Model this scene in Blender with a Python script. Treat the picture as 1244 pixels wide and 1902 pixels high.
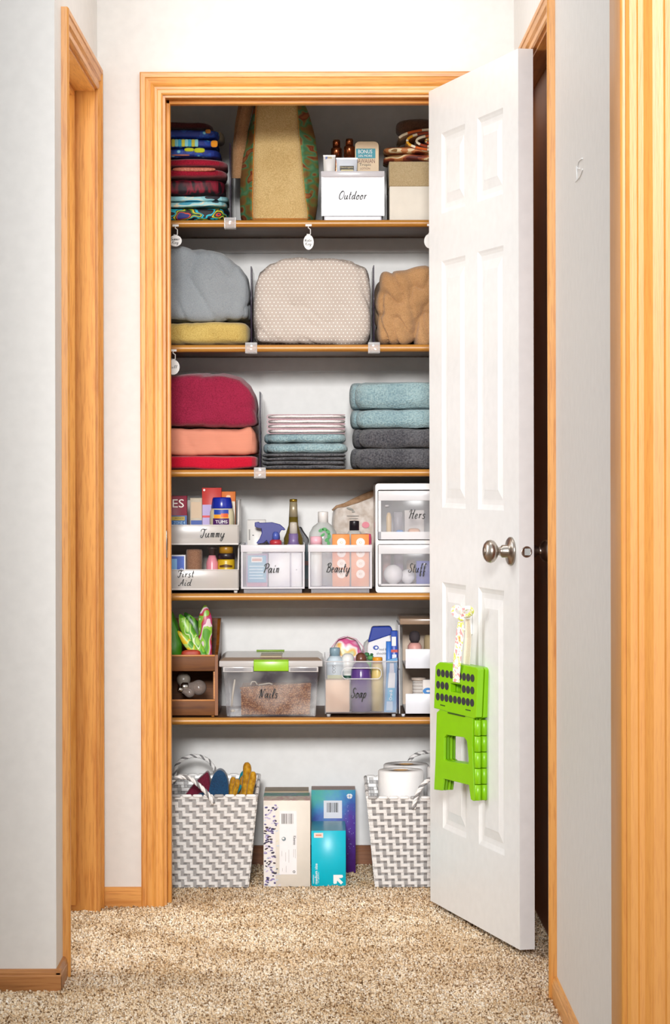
import bpy, bmesh, math, random
from mathutils import Vector, Matrix, noise
from mathutils.geometry import tessellate_polygon
random.seed(7)
for o in list(bpy.data.objects): bpy.data.objects.remove(o)
SC = bpy.context.scene
COL = SC.collection
PI = math.pi
# ---------------------------------------------------------------- camera
F, CX, CY, H = 4980.0, 595.0, 868.0, 1.103      # focal length (px), principal point, eye height
ROLL = 0.002
cam = bpy.data.cameras.new('camera'); camo = bpy.data.objects.new('camera', cam); COL.objects.link(camo)
cam.sensor_fit = 'VERTICAL'; cam.sensor_height = 24.0
cam.lens = F/1902*24.0
cam.shift_x = (622-CX)/1902.0
cam.shift_y = (CY-951)/1902.0
camo.location = (0, 0, H)
camo.rotation_euler = (Matrix.Rotation(PI/2, 3, 'X') @ Matrix.Rotation(-ROLL, 3, 'Z')).to_euler()
cam.clip_start = .05; cam.clip_end = 60
SC.camera = camo
# ---------------------------------------------------------------- light
w = bpy.data.worlds.new('world'); SC.world = w; w.use_nodes = True
w.node_tree.nodes['Background'].inputs[0].default_value = (.90, .95, 1, 1)
w.node_tree.nodes['Background'].inputs[1].default_value = .98
def area(name, loc, target, sx, sy, power, col):
    l = bpy.data.lights.new(name, 'AREA'); l.shape = 'RECTANGLE'; l.size = sx; l.size_y = sy
    l.energy = power; l.color = col
    o = bpy.data.objects.new(name, l); COL.objects.link(o); o.location = loc
    o.rotation_euler = (Vector(target)-Vector(loc)).to_track_quat('-Z', 'Y').to_euler()
    return o
kl = area('softbox', (-.35, -6.0, 3.75), (.12, 6.9, .95), 1.7, 1.5, 26, (1, .995, .985)); kl.data.spread = math.radians(20)
area('side_room_window', (-1.9, 5.95, 1.65), (.1, 6.45, 1.15), 1.1, 1.5, 54, (1, .985, .95))
area('hall_top_fill', (.0, 5.95, 2.70), (0, 5.95, 0), .6, .6, 6.5, (1, .99, .97))  # added fill from above, brightens the door and carpet; no fixture here
SC.view_settings.view_transform = 'Standard'; SC.view_settings.look = 'None'
SC.view_settings.gamma = 1; SC.view_settings.use_curve_mapping = False
SC.view_settings.exposure = -0.22
# ---------------------------------------------------------------- pixel helpers
def U(px, py):                       # undo the slight camera roll
    dx, dy = px-CX, py-CY
    return CX+dx-ROLL*dy, CY+dy+ROLL*dx
def P(px, py, Y):
    a, b = U(px, py)
    return Vector(((a-CX)/F*Y, Y, H-(b-CY)/F*Y))
def PX(px, py, Y): return P(px, py, Y).x
def PZ(px, py, Y): return P(px, py, Y).z
# ---------------------------------------------------------------- materials
def lin(h):
    h = h.lstrip('#'); c = [int(h[i:i+2], 16)/255 for i in (0, 2, 4)]
    return tuple(x/12.92 if x <= .04045 else ((x+.055)/1.055)**2.4 for x in c)+(1,)
MC = {}
def newmat(key):
    m = bpy.data.materials.new(key); m.use_nodes = True
    nt = m.node_tree; b = nt.nodes['Principled BSDF']
    return m, nt, b
def N(nt, t, **kw):
    n = nt.nodes.new(t)
    for k, v in kw.items():
        if k.startswith('i_'): n.inputs[k[2:].replace('_', ' ')].default_value = v
        else: setattr(n, k, v)
    return n
def bump(nt, b, src, strength, dist=.002):
    n = N(nt, 'ShaderNodeBump'); n.inputs['Strength'].default_value = strength; n.inputs['Distance'].default_value = dist
    nt.links.new(src, n.inputs['Height']); nt.links.new(n.outputs[0], b.inputs['Normal'])
def ramp(nt, src, stops, interp='LINEAR'):
    r = N(nt, 'ShaderNodeValToRGB'); r.color_ramp.interpolation = interp
    e = r.color_ramp.elements
    while len(e) < len(stops): e.new(.5)
    for i, (p, c) in enumerate(stops): e[i].position = p; e[i].color = lin(c)
    nt.links.new(src, r.inputs[0]); return r
def coords(nt, scale=(1, 1, 1), rot=(0, 0, 0)):
    t = N(nt, 'ShaderNodeTexCoord'); mp = N(nt, 'ShaderNodeMapping')
    mp.inputs['Scale'].default_value = scale; mp.inputs['Rotation'].default_value = rot
    nt.links.new(t.outputs['Object'], mp.inputs[0]); return mp.outputs[0]
def noisen(nt, co, scale, detail=3, rough=.5):
    n = N(nt, 'ShaderNodeTexNoise'); n.inputs['Scale'].default_value = scale
    n.inputs['Detail'].default_value = detail; n.inputs['Roughness'].default_value = rough
    nt.links.new(co, n.inputs['Vector']); return n.outputs[0]
def plain(hx, rough=.45, metal=0, var=.06, bs=0):
    """solid finish with a faint procedural mottling"""
    k = ('plain', hx, rough, metal, bs)
    if k in MC: return MC[k]
    m, nt, b = newmat('finish_'+hx.strip('#'))
    co = coords(nt); n = noisen(nt, co, 35)
    mx = N(nt, 'ShaderNodeMix', data_type='RGBA', blend_type='MULTIPLY'); mx.inputs[0].default_value = 1
    mx.inputs[6].default_value = lin(hx)
    r = ramp(nt, n, [(.3, '#f9f9f9'), (.7, '#ffffff')]); nt.links.new(r.outputs[0], mx.inputs[7])
    nt.links.new(mx.outputs[2], b.inputs['Base Color'])
    b.inputs['Roughness'].default_value = rough; b.inputs['Metallic'].default_value = metal
    if bs: bump(nt, b, noisen(nt, co, 300, 2), bs, .001)
    MC[k] = m; return m
def fabric(hx, hx2=None, scale=420, bs=.5, big=6, rough=.95, fold=0.0, sheen=.25):
    k = ('fab', hx, hx2, scale, bs, big, fold)
    if k in MC: return MC[k]
    m, nt, b = newmat('fabric_'+hx.strip('#'))
    co = coords(nt); n1 = noisen(nt, co, scale, 2); n2 = noisen(nt, co, big, 3)
    mix = N(nt, 'ShaderNodeMath', operation='MULTIPLY_ADD'); mix.inputs[1].default_value = .6; nt.links.new(n1, mix.inputs[0])
    s = N(nt, 'ShaderNodeMath', operation='MULTIPLY'); s.inputs[1].default_value = .4; nt.links.new(n2, s.inputs[0]); nt.links.new(s.outputs[0], mix.inputs[2])
    r = ramp(nt, mix.outputs[0], [(.38, hx2 or hx), (.6, hx)]); nt.links.new(r.outputs[0], b.inputs['Base Color'])
    b.inputs['Roughness'].default_value = rough; b.inputs['Sheen Weight'].default_value = sheen
    b.inputs['Specular IOR Level'].default_value = .2
    hgt = n1
    if fold:
        cw = coords(nt, (1, .5, 1.6), (0, .5, .3)); n3 = noisen(nt, cw, 9, 3, .45)
        a = N(nt, 'ShaderNodeMath', operation='MULTIPLY_ADD'); a.inputs[1].default_value = fold; nt.links.new(n3, a.inputs[0]); nt.links.new(n1, a.inputs[2]); hgt = a.outputs[0]
    bump(nt, b, hgt, bs, .0025)
    MC[k] = m; return m
def wood(light, dark, axis='z', rough=.38, sc=1.0, spec=.5, grain=.38):
    k = ('wood', light, dark, axis, rough, sc)
    if k in MC: return MC[k]
    m, nt, b = newmat('oak_'+axis+light.strip('#'))
    st = {'z': (60, 60, 3.2), 'x': (3.2, 60, 60), 'y': (60, 3.2, 60)}[axis]
    st = tuple(v*sc for v in st)
    co = coords(nt, st); n = noisen(nt, co, 1.0, 5, .6)
    co2 = coords(nt, tuple(v*4.5 for v in st)); n2 = noisen(nt, co2, 1.0, 2, .6)
    r = ramp(nt, n, [(.32, dark), (.5, light), (.72, light)])
    r2 = ramp(nt, n2, [(.36, '#c9a27c'), (.5, '#ffffff')])
    mx = N(nt, 'ShaderNodeMix', data_type='RGBA', blend_type='MULTIPLY'); mx.inputs[0].default_value = grain
    nt.links.new(r.outputs[0], mx.inputs[6]); nt.links.new(r2.outputs[0], mx.inputs[7])
    nt.links.new(mx.outputs[2], b.inputs['Base Color'])
    b.inputs['Roughness'].default_value = rough; b.inputs['Specular IOR Level'].default_value = spec
    bump(nt, b, n2, .12, .001)
    MC[k] = m; return m
def clear(tint, opacity, rough=.12, diff=None, spec=.5):
    """see-through plastic: part transparent, part glossy coloured body"""
    k = ('clear', tint, opacity, rough)
    if k in MC: return MC[k]
    m, nt, b = newmat('plastic_'+tint.strip('#'))
    co = coords(nt); n = noisen(nt, co, 14, 2)
    r = ramp(nt, n, [(.35, tint), (.65, '#ffffff' if opacity < .3 else tint)])
    nt.links.new(r.outputs[0], b.inputs['Base Color']); b.inputs['Roughness'].default_value = rough
    b.inputs['Specular IOR Level'].default_value = spec
    tr = N(nt, 'ShaderNodeBsdfTransparent'); tr.inputs[0].default_value = (.97, .97, .975, 1)
    lw = N(nt, 'ShaderNodeLayerWeight'); lw.inputs[0].default_value = .25
    f = N(nt, 'ShaderNodeMath', operation='MULTIPLY_ADD', use_clamp=True); f.inputs[1].default_value = .5; f.inputs[2].default_value = opacity
    nt.links.new(lw.outputs['Facing'], f.inputs[0])
    ms = N(nt, 'ShaderNodeMixShader'); nt.links.new(f.outputs[0], ms.inputs[0]); nt.links.new(tr.outputs[0], ms.inputs[1]); nt.links.new(b.outputs[0], ms.inputs[2])
    nt.links.new(ms.outputs[0], nt.nodes['Material Output'].inputs[0])
    MC[k] = m; return m
def printed(name, stops, scale=60, stretch=(1, 1, 1), kind='noise', rough=.6, interp='CONSTANT', bs=0.0, detail=1):
    """cloth or card with an irregular coloured print"""
    k = ('print', name)
    if k in MC: return MC[k]
    m, nt, b = newmat('print_'+name)
    co = coords(nt, stretch)
    if kind == 'noise': src = noisen(nt, co, scale, detail, .6)
    else:
        v = N(nt, 'ShaderNodeTexVoronoi'); v.inputs['Scale'].default_value = scale; nt.links.new(co, v.inputs['Vector'])
        if kind == 'dots': src = v.outputs['Distance']
        else:
            s = N(nt, 'ShaderNodeSeparateColor'); nt.links.new(v.outputs['Color'], s.inputs[0]); src = s.outputs[0]
    r = ramp(nt, src, stops, interp); nt.links.new(r.outputs[0], b.inputs['Base Color'])
    b.inputs['Roughness'].default_value = rough
    if bs: bump(nt, b, noisen(nt, co, 400, 2), bs, .002)
    MC[k] = m; return m
def stripes(name, a, c, freq, axis='z', rough=.95, duty=.5):
    k = ('stripe', name)
    if k in MC: return MC[k]
    m, nt, b = newmat('stripe_'+name)
    co = coords(nt); wv = N(nt, 'ShaderNodeTexWave', wave_type='BANDS', bands_direction=axis.upper())
    wv.inputs['Scale'].default_value = freq; wv.inputs['Distortion'].default_value = .3; wv.inputs['Detail'].default_value = 1
    nt.links.new(co, wv.inputs[0])
    r = ramp(nt, wv.outputs[0], [(duty-.1, a), (duty+.1, c)]); nt.links.new(r.outputs[0], b.inputs['Base Color'])
    b.inputs['Roughness'].default_value = rough; bump(nt, b, wv.outputs[0], .3, .001)
    MC[k] = m; return m
# ---------------------------------------------------------------- objects
ORG = {}
def thing(name, label, cat, loc, group=None):
    o = bpy.data.objects.new(name, None); o.empty_display_size = .03; COL.objects.link(o)
    o.location = loc; o['label'] = label; o['category'] = cat
    if group: o['group'] = group
    ORG[o.name] = Vector(loc); return o
def tag(o, label, cat, group=None, kind=None):
    o['label'] = label; o['category'] = cat
    if group: o['group'] = group
    if kind: o['kind'] = kind
    return o
class MB:
    def __init__(s): s.v = []; s.f = []; s.m = []; s.sm = []; s.mats = []
    def mi(s, m):
        if m not in s.mats: s.mats.append(m)
        return s.mats.index(m)
    def add(s, vs, fs, m, smooth=False):
        k = len(s.v); s.v += [tuple(p) for p in vs]; i = s.mi(m)
        for f in fs: s.f.append([k+q for q in f]); s.m.append(i); s.sm.append(smooth)
        return s
    def box(s, x0, x1, y0, y1, z0, z1, m, bev=0, seg=2, R=None):
        bm = bmesh.new(); bmesh.ops.create_cube(bm, size=1)
        sx, sy, sz = x1-x0, y1-y0, z1-z0; c = Vector(((x0+x1)/2, (y0+y1)/2, (z0+z1)/2))
        for v in bm.verts: v.co = Vector((v.co.x*sx, v.co.y*sy, v.co.z*sz))
        if bev: bmesh.ops.bevel(bm, geom=bm.edges[:], offset=min(bev, .49*min(abs(sx), abs(sy), abs(sz))), segments=seg, profile=.5, affect='EDGES')
        bm.verts.index_update()
        vs = [c+(R @ v.co if R else v.co) for v in bm.verts]; fs = [[v.index for v in f.verts] for f in bm.faces]
        bm.free(); return s.add(vs, fs, m, bool(bev))
    def lathe(s, x, y, z, prof, m, seg=28, sx=1, sy=1, R=None, cap=True):
        vs = []; fs = []; n = len(prof); ce = Vector((x, y, z))
        for r, h in prof:
            for i in range(seg):
                a = 2*PI*i/seg; p = Vector((r*math.cos(a)*sx, r*math.sin(a)*sy, h)); vs.append(ce+(R @ p if R else p))
        for j in range(n-1):
            for i in range(seg):
                k = (i+1) % seg; fs.append([j*seg+i, j*seg+k, (j+1)*seg+k, (j+1)*seg+i])
        s.add(vs, fs, m, True)
        if cap:
            if prof[0][0] > 1e-5: s.add(vs[:seg], [list(range(seg))[::-1]], m)
            if prof[-1][0] > 1e-5: s.add(vs[-seg:], [list(range(seg))], m)
        return s
    def tube(s, pts, r, m, seg=8, closed=False, flat=1.0, up=None):
        pts = [Vector(p) for p in pts]; n = len(pts); rs = r if isinstance(r, (list, tuple)) else [r]*n
        vs = []; fs = []; pn = None
        for i, p in enumerate(pts):
            a = pts[i-1] if (i or closed) else p; b_ = pts[(i+1) % n] if (i < n-1 or closed) else p
            t = (b_-a).normalized() if (b_-a).length > 1e-9 else Vector((0, 0, 1))
            if pn is None:
                u = Vector(up) if up else (Vector((0, 1, 0)) if abs(t.y) < .9 else Vector((1, 0, 0)))
                pn = (u-t*u.dot(t)).normalized()
            else:
                q = pn-t*pn.dot(t); pn = q.normalized() if q.length > 1e-6 else pn
            bn = t.cross(pn)
            for j in range(seg):
                an = 2*PI*j/seg; vs.append(p+pn*math.cos(an)*rs[i]*flat+bn*math.sin(an)*rs[i])
        for i in range(n if closed else n-1):
            for j in range(seg):
                k = (j+1) % seg; i2 = (i+1) % n; fs.append([i*seg+j, i*seg+k, i2*seg+k, i2*seg+j])
        s.add(vs, fs, m, True)
        if not closed: s.add(vs[:seg], [list(range(seg))[::-1]], m); s.add(vs[-seg:], [list(range(seg))], m)
        return s
    def prism(s, loops, f, d, m, m2=None):
        """loops: [outer, hole, ...] of 2-D points; f(a,b)->Vector; d: extrusion vector"""
        tri = tessellate_polygon([[Vector((p[0], p[1], 0)) for p in L] for L in loops])
        flat = [f(*p) for L in loops for p in L]; n = len(flat); d = Vector(d)
        s.add(flat, [list(t) for t in tri], m); s.add([p+d for p in flat], [list(t)[::-1] for t in tri], m)
        k = 0
        for L in loops:
            q = len(L); vs = flat[k:k+q]+[p+d for p in flat[k:k+q]]
            s.add(vs, [[i, (i+1) % q, q+(i+1) % q, q+i] for i in range(q)], m2 or m); k += q
        return s
    def grid(s, fn, nu, nv, m, smooth=True, mf=None):
        vs = [fn(i/nu, j/nv) for j in range(nv+1) for i in range(nu+1)]
        k = len(s.v); s.v += [tuple(p) for p in vs]
        for j in range(nv):
            for i in range(nu):
                a = k+j*(nu+1)+i; s.f.append([a, a+1, a+nu+2, a+nu+1]); s.m.append(s.mi(mf(i, j) if mf else m)); s.sm.append(smooth)
        return s
    def soft(s, x0, x1, y0, y1, z0, z1, m, k=6, n=14, amp=.003, fr=9, top=None, kz=None, seed=0, mf=None, flatb=True, wr=0, wdir=(1, .6, .45), wf=9):
        """cushion-like cloth block; top = function(t in 0..1 across x) -> z of the upper outline"""
        kz = kz or k; c = Vector(((x0+x1)/2, (y0+y1)/2, (z0+z1)/2)); hx, hy, hz = (x1-x0)/2, (y1-y0)/2, (z1-z0)/2
        def pt(q):
            x, y, z = q; kk = k
            e = (abs(x)**kk+abs(y)**kk+abs(z)**kz)**(1/kk) if kk == kz else (abs(x)**kk+abs(y)**kk+abs(z)**kz)**(1/((kk+kz)/2))
            x, y, z = x/e, y/e, z/e
            p = Vector((c.x+x*hx, c.y+y*hy, c.z+z*hz))
            if top:
                zt = top((x+1)/2); p.z = z0+(p.z-z0)*(zt-z0)/(z1-z0)
            d = noise.noise_vector(p*fr+Vector((seed, seed*2.3, 0))); d2 = noise.noise_vector(p*fr*2.7+Vector((seed, 0, 4)))
            p += d*amp+d2*amp*.45
            if wr:
                q2 = Vector((p.x*wdir[0]+p.z*.55, p.y*wdir[1], p.z*wdir[2]-p.x*.35))*wf+Vector((seed*1.7, 0, 0))
                rg = (1-abs(noise.noise(q2+noise.noise_vector(p*5)*.5)))**5+.55*(1-abs(noise.noise(q2*2.3)))**6
                nn = Vector((x, y, z)); nn.normalize(); p -= nn*wr*(rg-.45)
            if flatb and p.z < z0: p.z = z0
            if flatb and not top and p.z > z1: p.z = z1
            return p
        for ax in range(3):
            for sg in (-1, 1):
                def fn(u, v, ax=ax, sg=sg):
                    a = math.tan((u*2-1)*PI/4)*.999; b = math.tan((v*2-1)*PI/4)*.999
                    if sg < 0: a = -a
                    return pt(((sg, a, b), (b, sg, a), (a, b, sg))[ax])
                s.grid(fn, n, n, m, True, None)
        return s
    def build(s, name, parent=None, kind=None, bevel=0, org=None, weld=True):
        me = bpy.data.meshes.new(name)
        if parent is not None: og = ORG[parent.name]
        elif org is not None: og = Vector(org)
        else:
            xs = [p[0] for p in s.v]; ys = [p[1] for p in s.v]; zs = [p[2] for p in s.v]
            og = Vector(((min(xs)+max(xs))/2, (min(ys)+max(ys))/2, min(zs)))
        me.from_pydata([(p[0]-og.x, p[1]-og.y, p[2]-og.z) for p in s.v], [], s.f)
        for m in s.mats: me.materials.append(m)
        me.polygons.foreach_set('material_index', s.m); me.polygons.foreach_set('use_smooth', s.sm)
        me.update()
        if weld and len(s.v) < 40000:
            bm = bmesh.new(); bm.from_mesh(me); bmesh.ops.remove_doubles(bm, verts=bm.verts[:], dist=1e-5)
            bmesh.ops.recalc_face_normals(bm, faces=bm.faces[:]); bm.to_mesh(me); bm.free()
        o = bpy.data.objects.new(name, me); COL.objects.link(o)
        if parent is not None: o.parent = parent
        else: o.location = og
        ORG[o.name] = og
        if bevel:
            md = o.modifiers.new('edge', 'BEVEL'); md.width = bevel; md.segments = 2; md.limit_method = 'ANGLE'
        if kind: o['kind'] = kind
        return o
def xz(Y): return lambda a, b: Vector((a, Y, b))
def circ(cx, cz, rx, rz=None, n=20, a0=0, a1=2*PI):
    rz = rx if rz is None else rz
    full = abs(a1-a0-2*PI) < 1e-6; q = n if full else n-1
    return [(cx+rx*math.cos(a0+(a1-a0)*i/q), cz+rz*math.sin(a0+(a1-a0)*i/q)) for i in range(n)]
def rrect(x0, x1, z0, z1, r, n=5):
    o = []
    for cx, cz, a in ((x1-r, z1-r, 0), (x0+r, z1-r, 90), (x0+r, z0+r, 180), (x1-r, z0+r, 270)):
        for i in range(n+1):
            t = math.radians(a+90*i/n); o.append((cx+r*math.cos(t), cz+r*math.sin(t)))
    return o
def catmull(pts, sub=5):
    if len(pts) < 3: return pts
    o = []; q = [pts[0]]+list(pts)+[pts[-1]]
    for i in range(1, len(q)-2):
        a, b, c, d = [Vector((*p, 0)[:3]) for p in q[i-1:i+3]]
        for k in range(sub):
            t = k/sub; o.append(.5*((2*b)+(c-a)*t+(2*a-5*b+4*c-d)*t*t+(3*b-a-3*c+d)*t**3))
    o.append(Vector((*pts[-1], 0)[:3])); return [(p.x, p.y) for p in o]
INK = plain('#15110f', .5)
# brush-script alphabet used for the hand-lettered bin stickers (x to the right, y up, x-height .5)
G = {
 'O': ([[(.5,.98),(.28,.9),(.1,.55),(.14,.15),(.35,0),(.6,.12),(.74,.5),(.66,.88),(.45,1),(.3,.86)]], .8),
 'u': ([[(.05,.5),(.02,.2),(.1,.02),(.28,.08),(.4,.5)],[(.4,.5),(.36,.15),(.44,.02),(.54,.1)]], .56),
 't': ([[(.16,.9),(.1,.3),(.14,.03),(.28,.08)],[(0,.58),(.34,.6)]], .36),
 'd': ([[(.4,.42),(.22,.5),(.04,.28),(.1,.02),(.28,.1),(.42,.45)],[(.5,1),(.4,.3),(.44,.03),(.56,.1)]], .58),
 'o': ([[(.24,.5),(.06,.32),(.08,.06),(.26,0),(.4,.22),(.34,.45),(.22,.5),(.3,.4),(.48,.42)]], .48),
 'r': ([[(.04,.42),(.14,.5),(.1,.02)],[(.12,.3),(.26,.48),(.38,.46)]], .4),
 'T': ([[(.02,.7),(.0,.9),(.2,.98),(.5,.92),(.72,.98)],[(.45,.95),(.42,.4),(.32,.02),(.12,.0),(.08,.2),(.2,.26)]], .6),
 'm': ([[(.02,.42),(.1,.5),(.06,.02)],[(.08,.32),(.2,.5),(.28,.42),(.24,.02)],[(.26,.3),(.38,.5),(.46,.42),(.42,.06),(.54,.08)]], .58),
 'n': ([[(.02,.42),(.1,.5),(.06,.02)],[(.08,.32),(.22,.5),(.32,.42),(.28,.06),(.4,.08)]], .44),
 'y': ([[(.05,.5),(.02,.2),(.12,.02),(.3,.12),(.42,.5)],[(.42,.5),(.36,-.1),(.24,-.42),(.08,-.36),(.18,-.12),(.5,.1)]], .54),
 'F': ([[(.05,.7),(.04,.9),(.25,.98),(.5,.92),(.72,.98)],[(.42,.95),(.4,.4),(.3,.02),(.1,0),(.08,.2)],[(.25,.5),(.6,.52)]], .62),
 'i': ([[(.08,.5),(.05,.12),(.12,.02),(.24,.1)],[(.12,.68),(.16,.80)]], .26),
 's': ([[(.36,.44),(.26,.52),(.12,.44),(.14,.32),(.30,.2),(.30,.04),(.14,-.02),(.0,.08)]], .42),
 'A': ([[(0,.12),(.1,0),(.3,.3),(.56,1)],[(.56,1),(.56,.4),(.62,.02)],[(.2,.38),(.6,.42)]], .72),
 'P': ([[(.24,.95),(.22,.4),(.14,0)],[(0,.72),(.1,.92),(.4,1),(.62,.86),(.54,.56),(.28,.46)]], .58),
 'a': ([[(.38,.45),(.22,.5),(.04,.28),(.1,.02),(.28,.12),(.4,.5)],[(.4,.5),(.36,.12),(.42,.02),(.52,.1)]], .54),
 'B': ([[(.22,.95),(.2,.4),(.12,0)],[(0,.74),(.12,.94),(.42,1),(.56,.82),(.44,.58),(.26,.52),(.52,.5),(.64,.26),(.46,.02),(.14,.02)]], .68),
 'e': ([[(.08,.22),(.3,.32),(.3,.48),(.14,.46),(.04,.2),(.14,.0),(.36,.1)]], .4),
 'H': ([[(.0,.7),(.1,.95),(.24,.92),(.18,.3),(.1,0)],[(.66,1),(.56,.5),(.52,.04),(.66,.06)],[(.14,.45),(.4,.56),(.66,.5)]], .74),
 'S': ([[(.6,.85),(.42,1),(.2,.86),(.28,.58),(.5,.4),(.5,.12),(.26,0),(.04,.12),(.14,.28)]], .64),
 'f': ([[(.38,.86),(.28,1),(.18,.8),(.18,.2),(.2,-.3),(.32,-.42),(.36,-.2),(.2,.02),(.44,.12)],[(.04,.48),(.36,.5)]], .42),
 'N': ([[(0,.6),(.08,.9),(.2,.94),(.16,.3),(.1,0)],[(.2,.9),(.44,.06)],[(.44,.06),(.5,.6),(.6,.98),(.74,.92)]], .74),
 'l': ([[(.06,.14),(.26,.6),(.28,.98),(.16,.98),(.08,.4),(.12,.02),(.28,.1)]], .3),
 'p': ([[(.08,.5),(.04,0),(.0,-.42)],[(.06,.3),(.22,.5),(.38,.36),(.32,.06),(.16,0),(.06,.12)]], .46),
 'K': ([[(.16,.98),(.12,.4),(.06,0)],[(.6,.96),(.3,.6),(.16,.5)],[(.2,.54),(.4,.3),(.52,.02),(.66,.08)]], .66),
 'g': ([[(.38,.45),(.22,.5),(.04,.3),(.12,.06),(.3,.14),(.4,.5)],[(.4,.5),(.34,-.2),(.2,-.42),(.06,-.3),(.2,-.08),(.5,.12)]], .52),
 'W': ([[(0,.8),(.08,.94),(.12,.4),(.18,.04)],[(.18,.04),(.42,.8)],[(.42,.8),(.46,.04)],[(.46,.04),(.66,.6),(.82,.98)]], .8),
 'w': ([[(.02,.5),(.04,.1),(.14,.02),(.26,.4)],[(.26,.4),(.3,.04),(.42,.06),(.52,.48)]], .56),
}
def script(mb, text, x, z, Y, size, wdt, slant=.22, mat=None, sp=.1):
    """flat inked strokes standing on the plane y=Y; x = left end, wdt = total width"""
    adv = [(G[c][1]+sp if c in G else .35) for c in text]; tot = sum(adv); sx = wdt/tot
    cx = 0; r = size*.046
    for c, a in zip(text, adv):
        if c in G:
            for st in G[c][0]:
                pts = [(x+(cx+px)*sx+py*size*slant, z+py*size) for px, py in catmull(st, 4)]
                n = len(pts); L = []; Rr = []
                for i, (a1, b1) in enumerate(pts):
                    p0 = pts[max(0, i-1)]; p1 = pts[min(n-1, i+1)]
                    dx, dz = p1[0]-p0[0], p1[1]-p0[1]; l = math.hypot(dx, dz) or 1
                    q = r*(1.25 if dz < 0 else .8)
                    L.append(Vector((a1-dz/l*q, Y, b1+dx/l*q))); Rr.append(Vector((a1+dz/l*q, Y, b1-dx/l*q)))
                mb.add(L+Rr, [[i, i+1, n+i+1, n+i] for i in range(n-1)], mat or INK)
        cx += a
    return mb
def typed(mb, text, x, z, Y, w, h, mat, rot=0, bold=.0, fn=None):
    """block lettering from the built-in typeface, centred on (x,z); w,h = extents along the reading direction"""
    cu = bpy.data.curves.new('t', 'FONT'); cu.body = text; cu.size = 1; cu.offset = bold; cu.resolution_u = 3
    ob = bpy.data.objects.new('t', cu); COL.objects.link(ob)
    dg = bpy.context.evaluated_depsgraph_get(); me = bpy.data.meshes.new_from_object(ob.evaluated_get(dg))
    vs = [v.co.copy() for v in me.vertices]; fs = [list(p.vertices) for p in me.polygons]
    bpy.data.objects.remove(ob); bpy.data.curves.remove(cu)
    if not vs: return mb
    x0 = min(v.x for v in vs); x1 = max(v.x for v in vs); z0 = min(v.y for v in vs); z1 = max(v.y for v in vs)
    ca, sa = math.cos(rot), math.sin(rot); out = []
    for v in vs:
        a = ((v.x-x0)/(x1-x0)-.5)*w; b = ((v.y-z0)/(z1-z0)-.5)*h
        A, B = a*ca-b*sa, a*sa+b*ca
        out.append(fn(x+A, z+B) if fn else Vector((x+A, Y, z+B)))
    bpy.data.meshes.remove(me)
    return mb.add(out, fs, mat)
def quad(mb, x0, x1, z0, z1, Y, m):
    return mb.add([(x0, Y, z0), (x1, Y, z0), (x1, Y, z1), (x0, Y, z1)], [[0, 1, 2, 3]], m)
def disc(mb, cx, cz, rx, rz, Y, m, n=18, rot=0):
    c, s_ = math.cos(rot), math.sin(rot)
    return mb.add([(cx+rx*math.cos(2*PI*i/n)*c-rz*math.sin(2*PI*i/n)*s_, Y, cz+rx*math.cos(2*PI*i/n)*s_+rz*math.sin(2*PI*i/n)*c) for i in range(n)], [list(range(n))], m)
def barcode(mb, x0, x1, z0, z1, Y, seed=3, m=None):
    rr = random.Random(seed); x = x0
    while x < x1:
        wd = rr.choice((.0008, .0013, .002)); 
        if x+wd < x1: quad(mb, x, x+wd, z0, z1, Y, m or INK)
        x += wd+rr.choice((.0009, .0014, .002))
    return mb
# ================================================================ THE SETTING
WALL = plain('#e9e6e2', .5, bs=.06)
CLW = plain('#f2f1ef', .6, bs=.05)
OAKZ = wood('#e3a050', '#cd8435', 'z'); OAKX = wood('#e3a050', '#cd8435', 'x'); OAKY = wood('#e3a050', '#cd8435', 'y')
YW = 6.748          # closet wall (hall face)
YI = 6.868          # its inner face
YB = 7.45           # closet back
XL, XR = -.560, .489
JX0, JX1 = PX(308, 868, YW), PX(308, 868, YW)+.711
ZH = PZ(500, 181, YW)                         # underside of the head jamb
CEIL = 2.75
b = MB(); b.box(-3.2, 2.2, 2.0, YB+.1, -.10, -.012, plain('#a58f78', .95)); fl = b.build('floor', kind='structure')
# closet wall with its door opening
b = MB(); J = .018
b.box(XL-.3, JX0-J, YW, YI, -.012, CEIL, WALL); b.box(JX1+J, XR+.12, YW, YI, -.012, CEIL, WALL); b.box(JX0-J, JX1+J, YW, YI, ZH+J, CEIL, WALL)
b.build('wall_front_of_closet', kind='structure').name = 'wall_back'
# closet interior
b = MB(); b.box(-.62, .56, YB, YB+.08, -.012, 2.45, CLW); b.build('wall_closet_back', kind='structure')
b = MB(); b.box(-.64, -.56, YI, YB+.08, -.012, 2.45, CLW); b.build('wall_closet_left', kind='structure')
b = MB(); b.box(.52, .60, YI, YB+.08, -.012, 2.45, CLW); b.build('wall_closet_right', kind='structure')
b = MB(); b.box(-.64, .60, YI, YB+.08, 2.45, 2.5, CLW); b.build('ceiling_closet', kind='structure')
# hall ceiling
b = MB(); b.box(-.75, .75, 5.55, YI+.02, CEIL, CEIL+.05, WALL); b.build('ceiling', kind='structure')
# left hall wall: short return, side door opening, near wall face
YN = 5.665
SD0, SD1 = 5.872, 6.668; ZS = PZ(150, 240, 6.3); ZS = H+.9986-.062
b = MB()
b.box(-3.2, XL, YN, YN+.14, -.012, CEIL, WALL)
b.box(XL-.115, XL, YN+.12, SD0-J, -.012, CEIL, WALL); b.box(XL-.115, XL, SD1+J, YW, -.012, CEIL, WALL); b.box(XL-.115, XL, SD0-J, SD1+J, ZS+J, CEIL, WALL)
b.build('wall_left', kind='structure')
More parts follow.
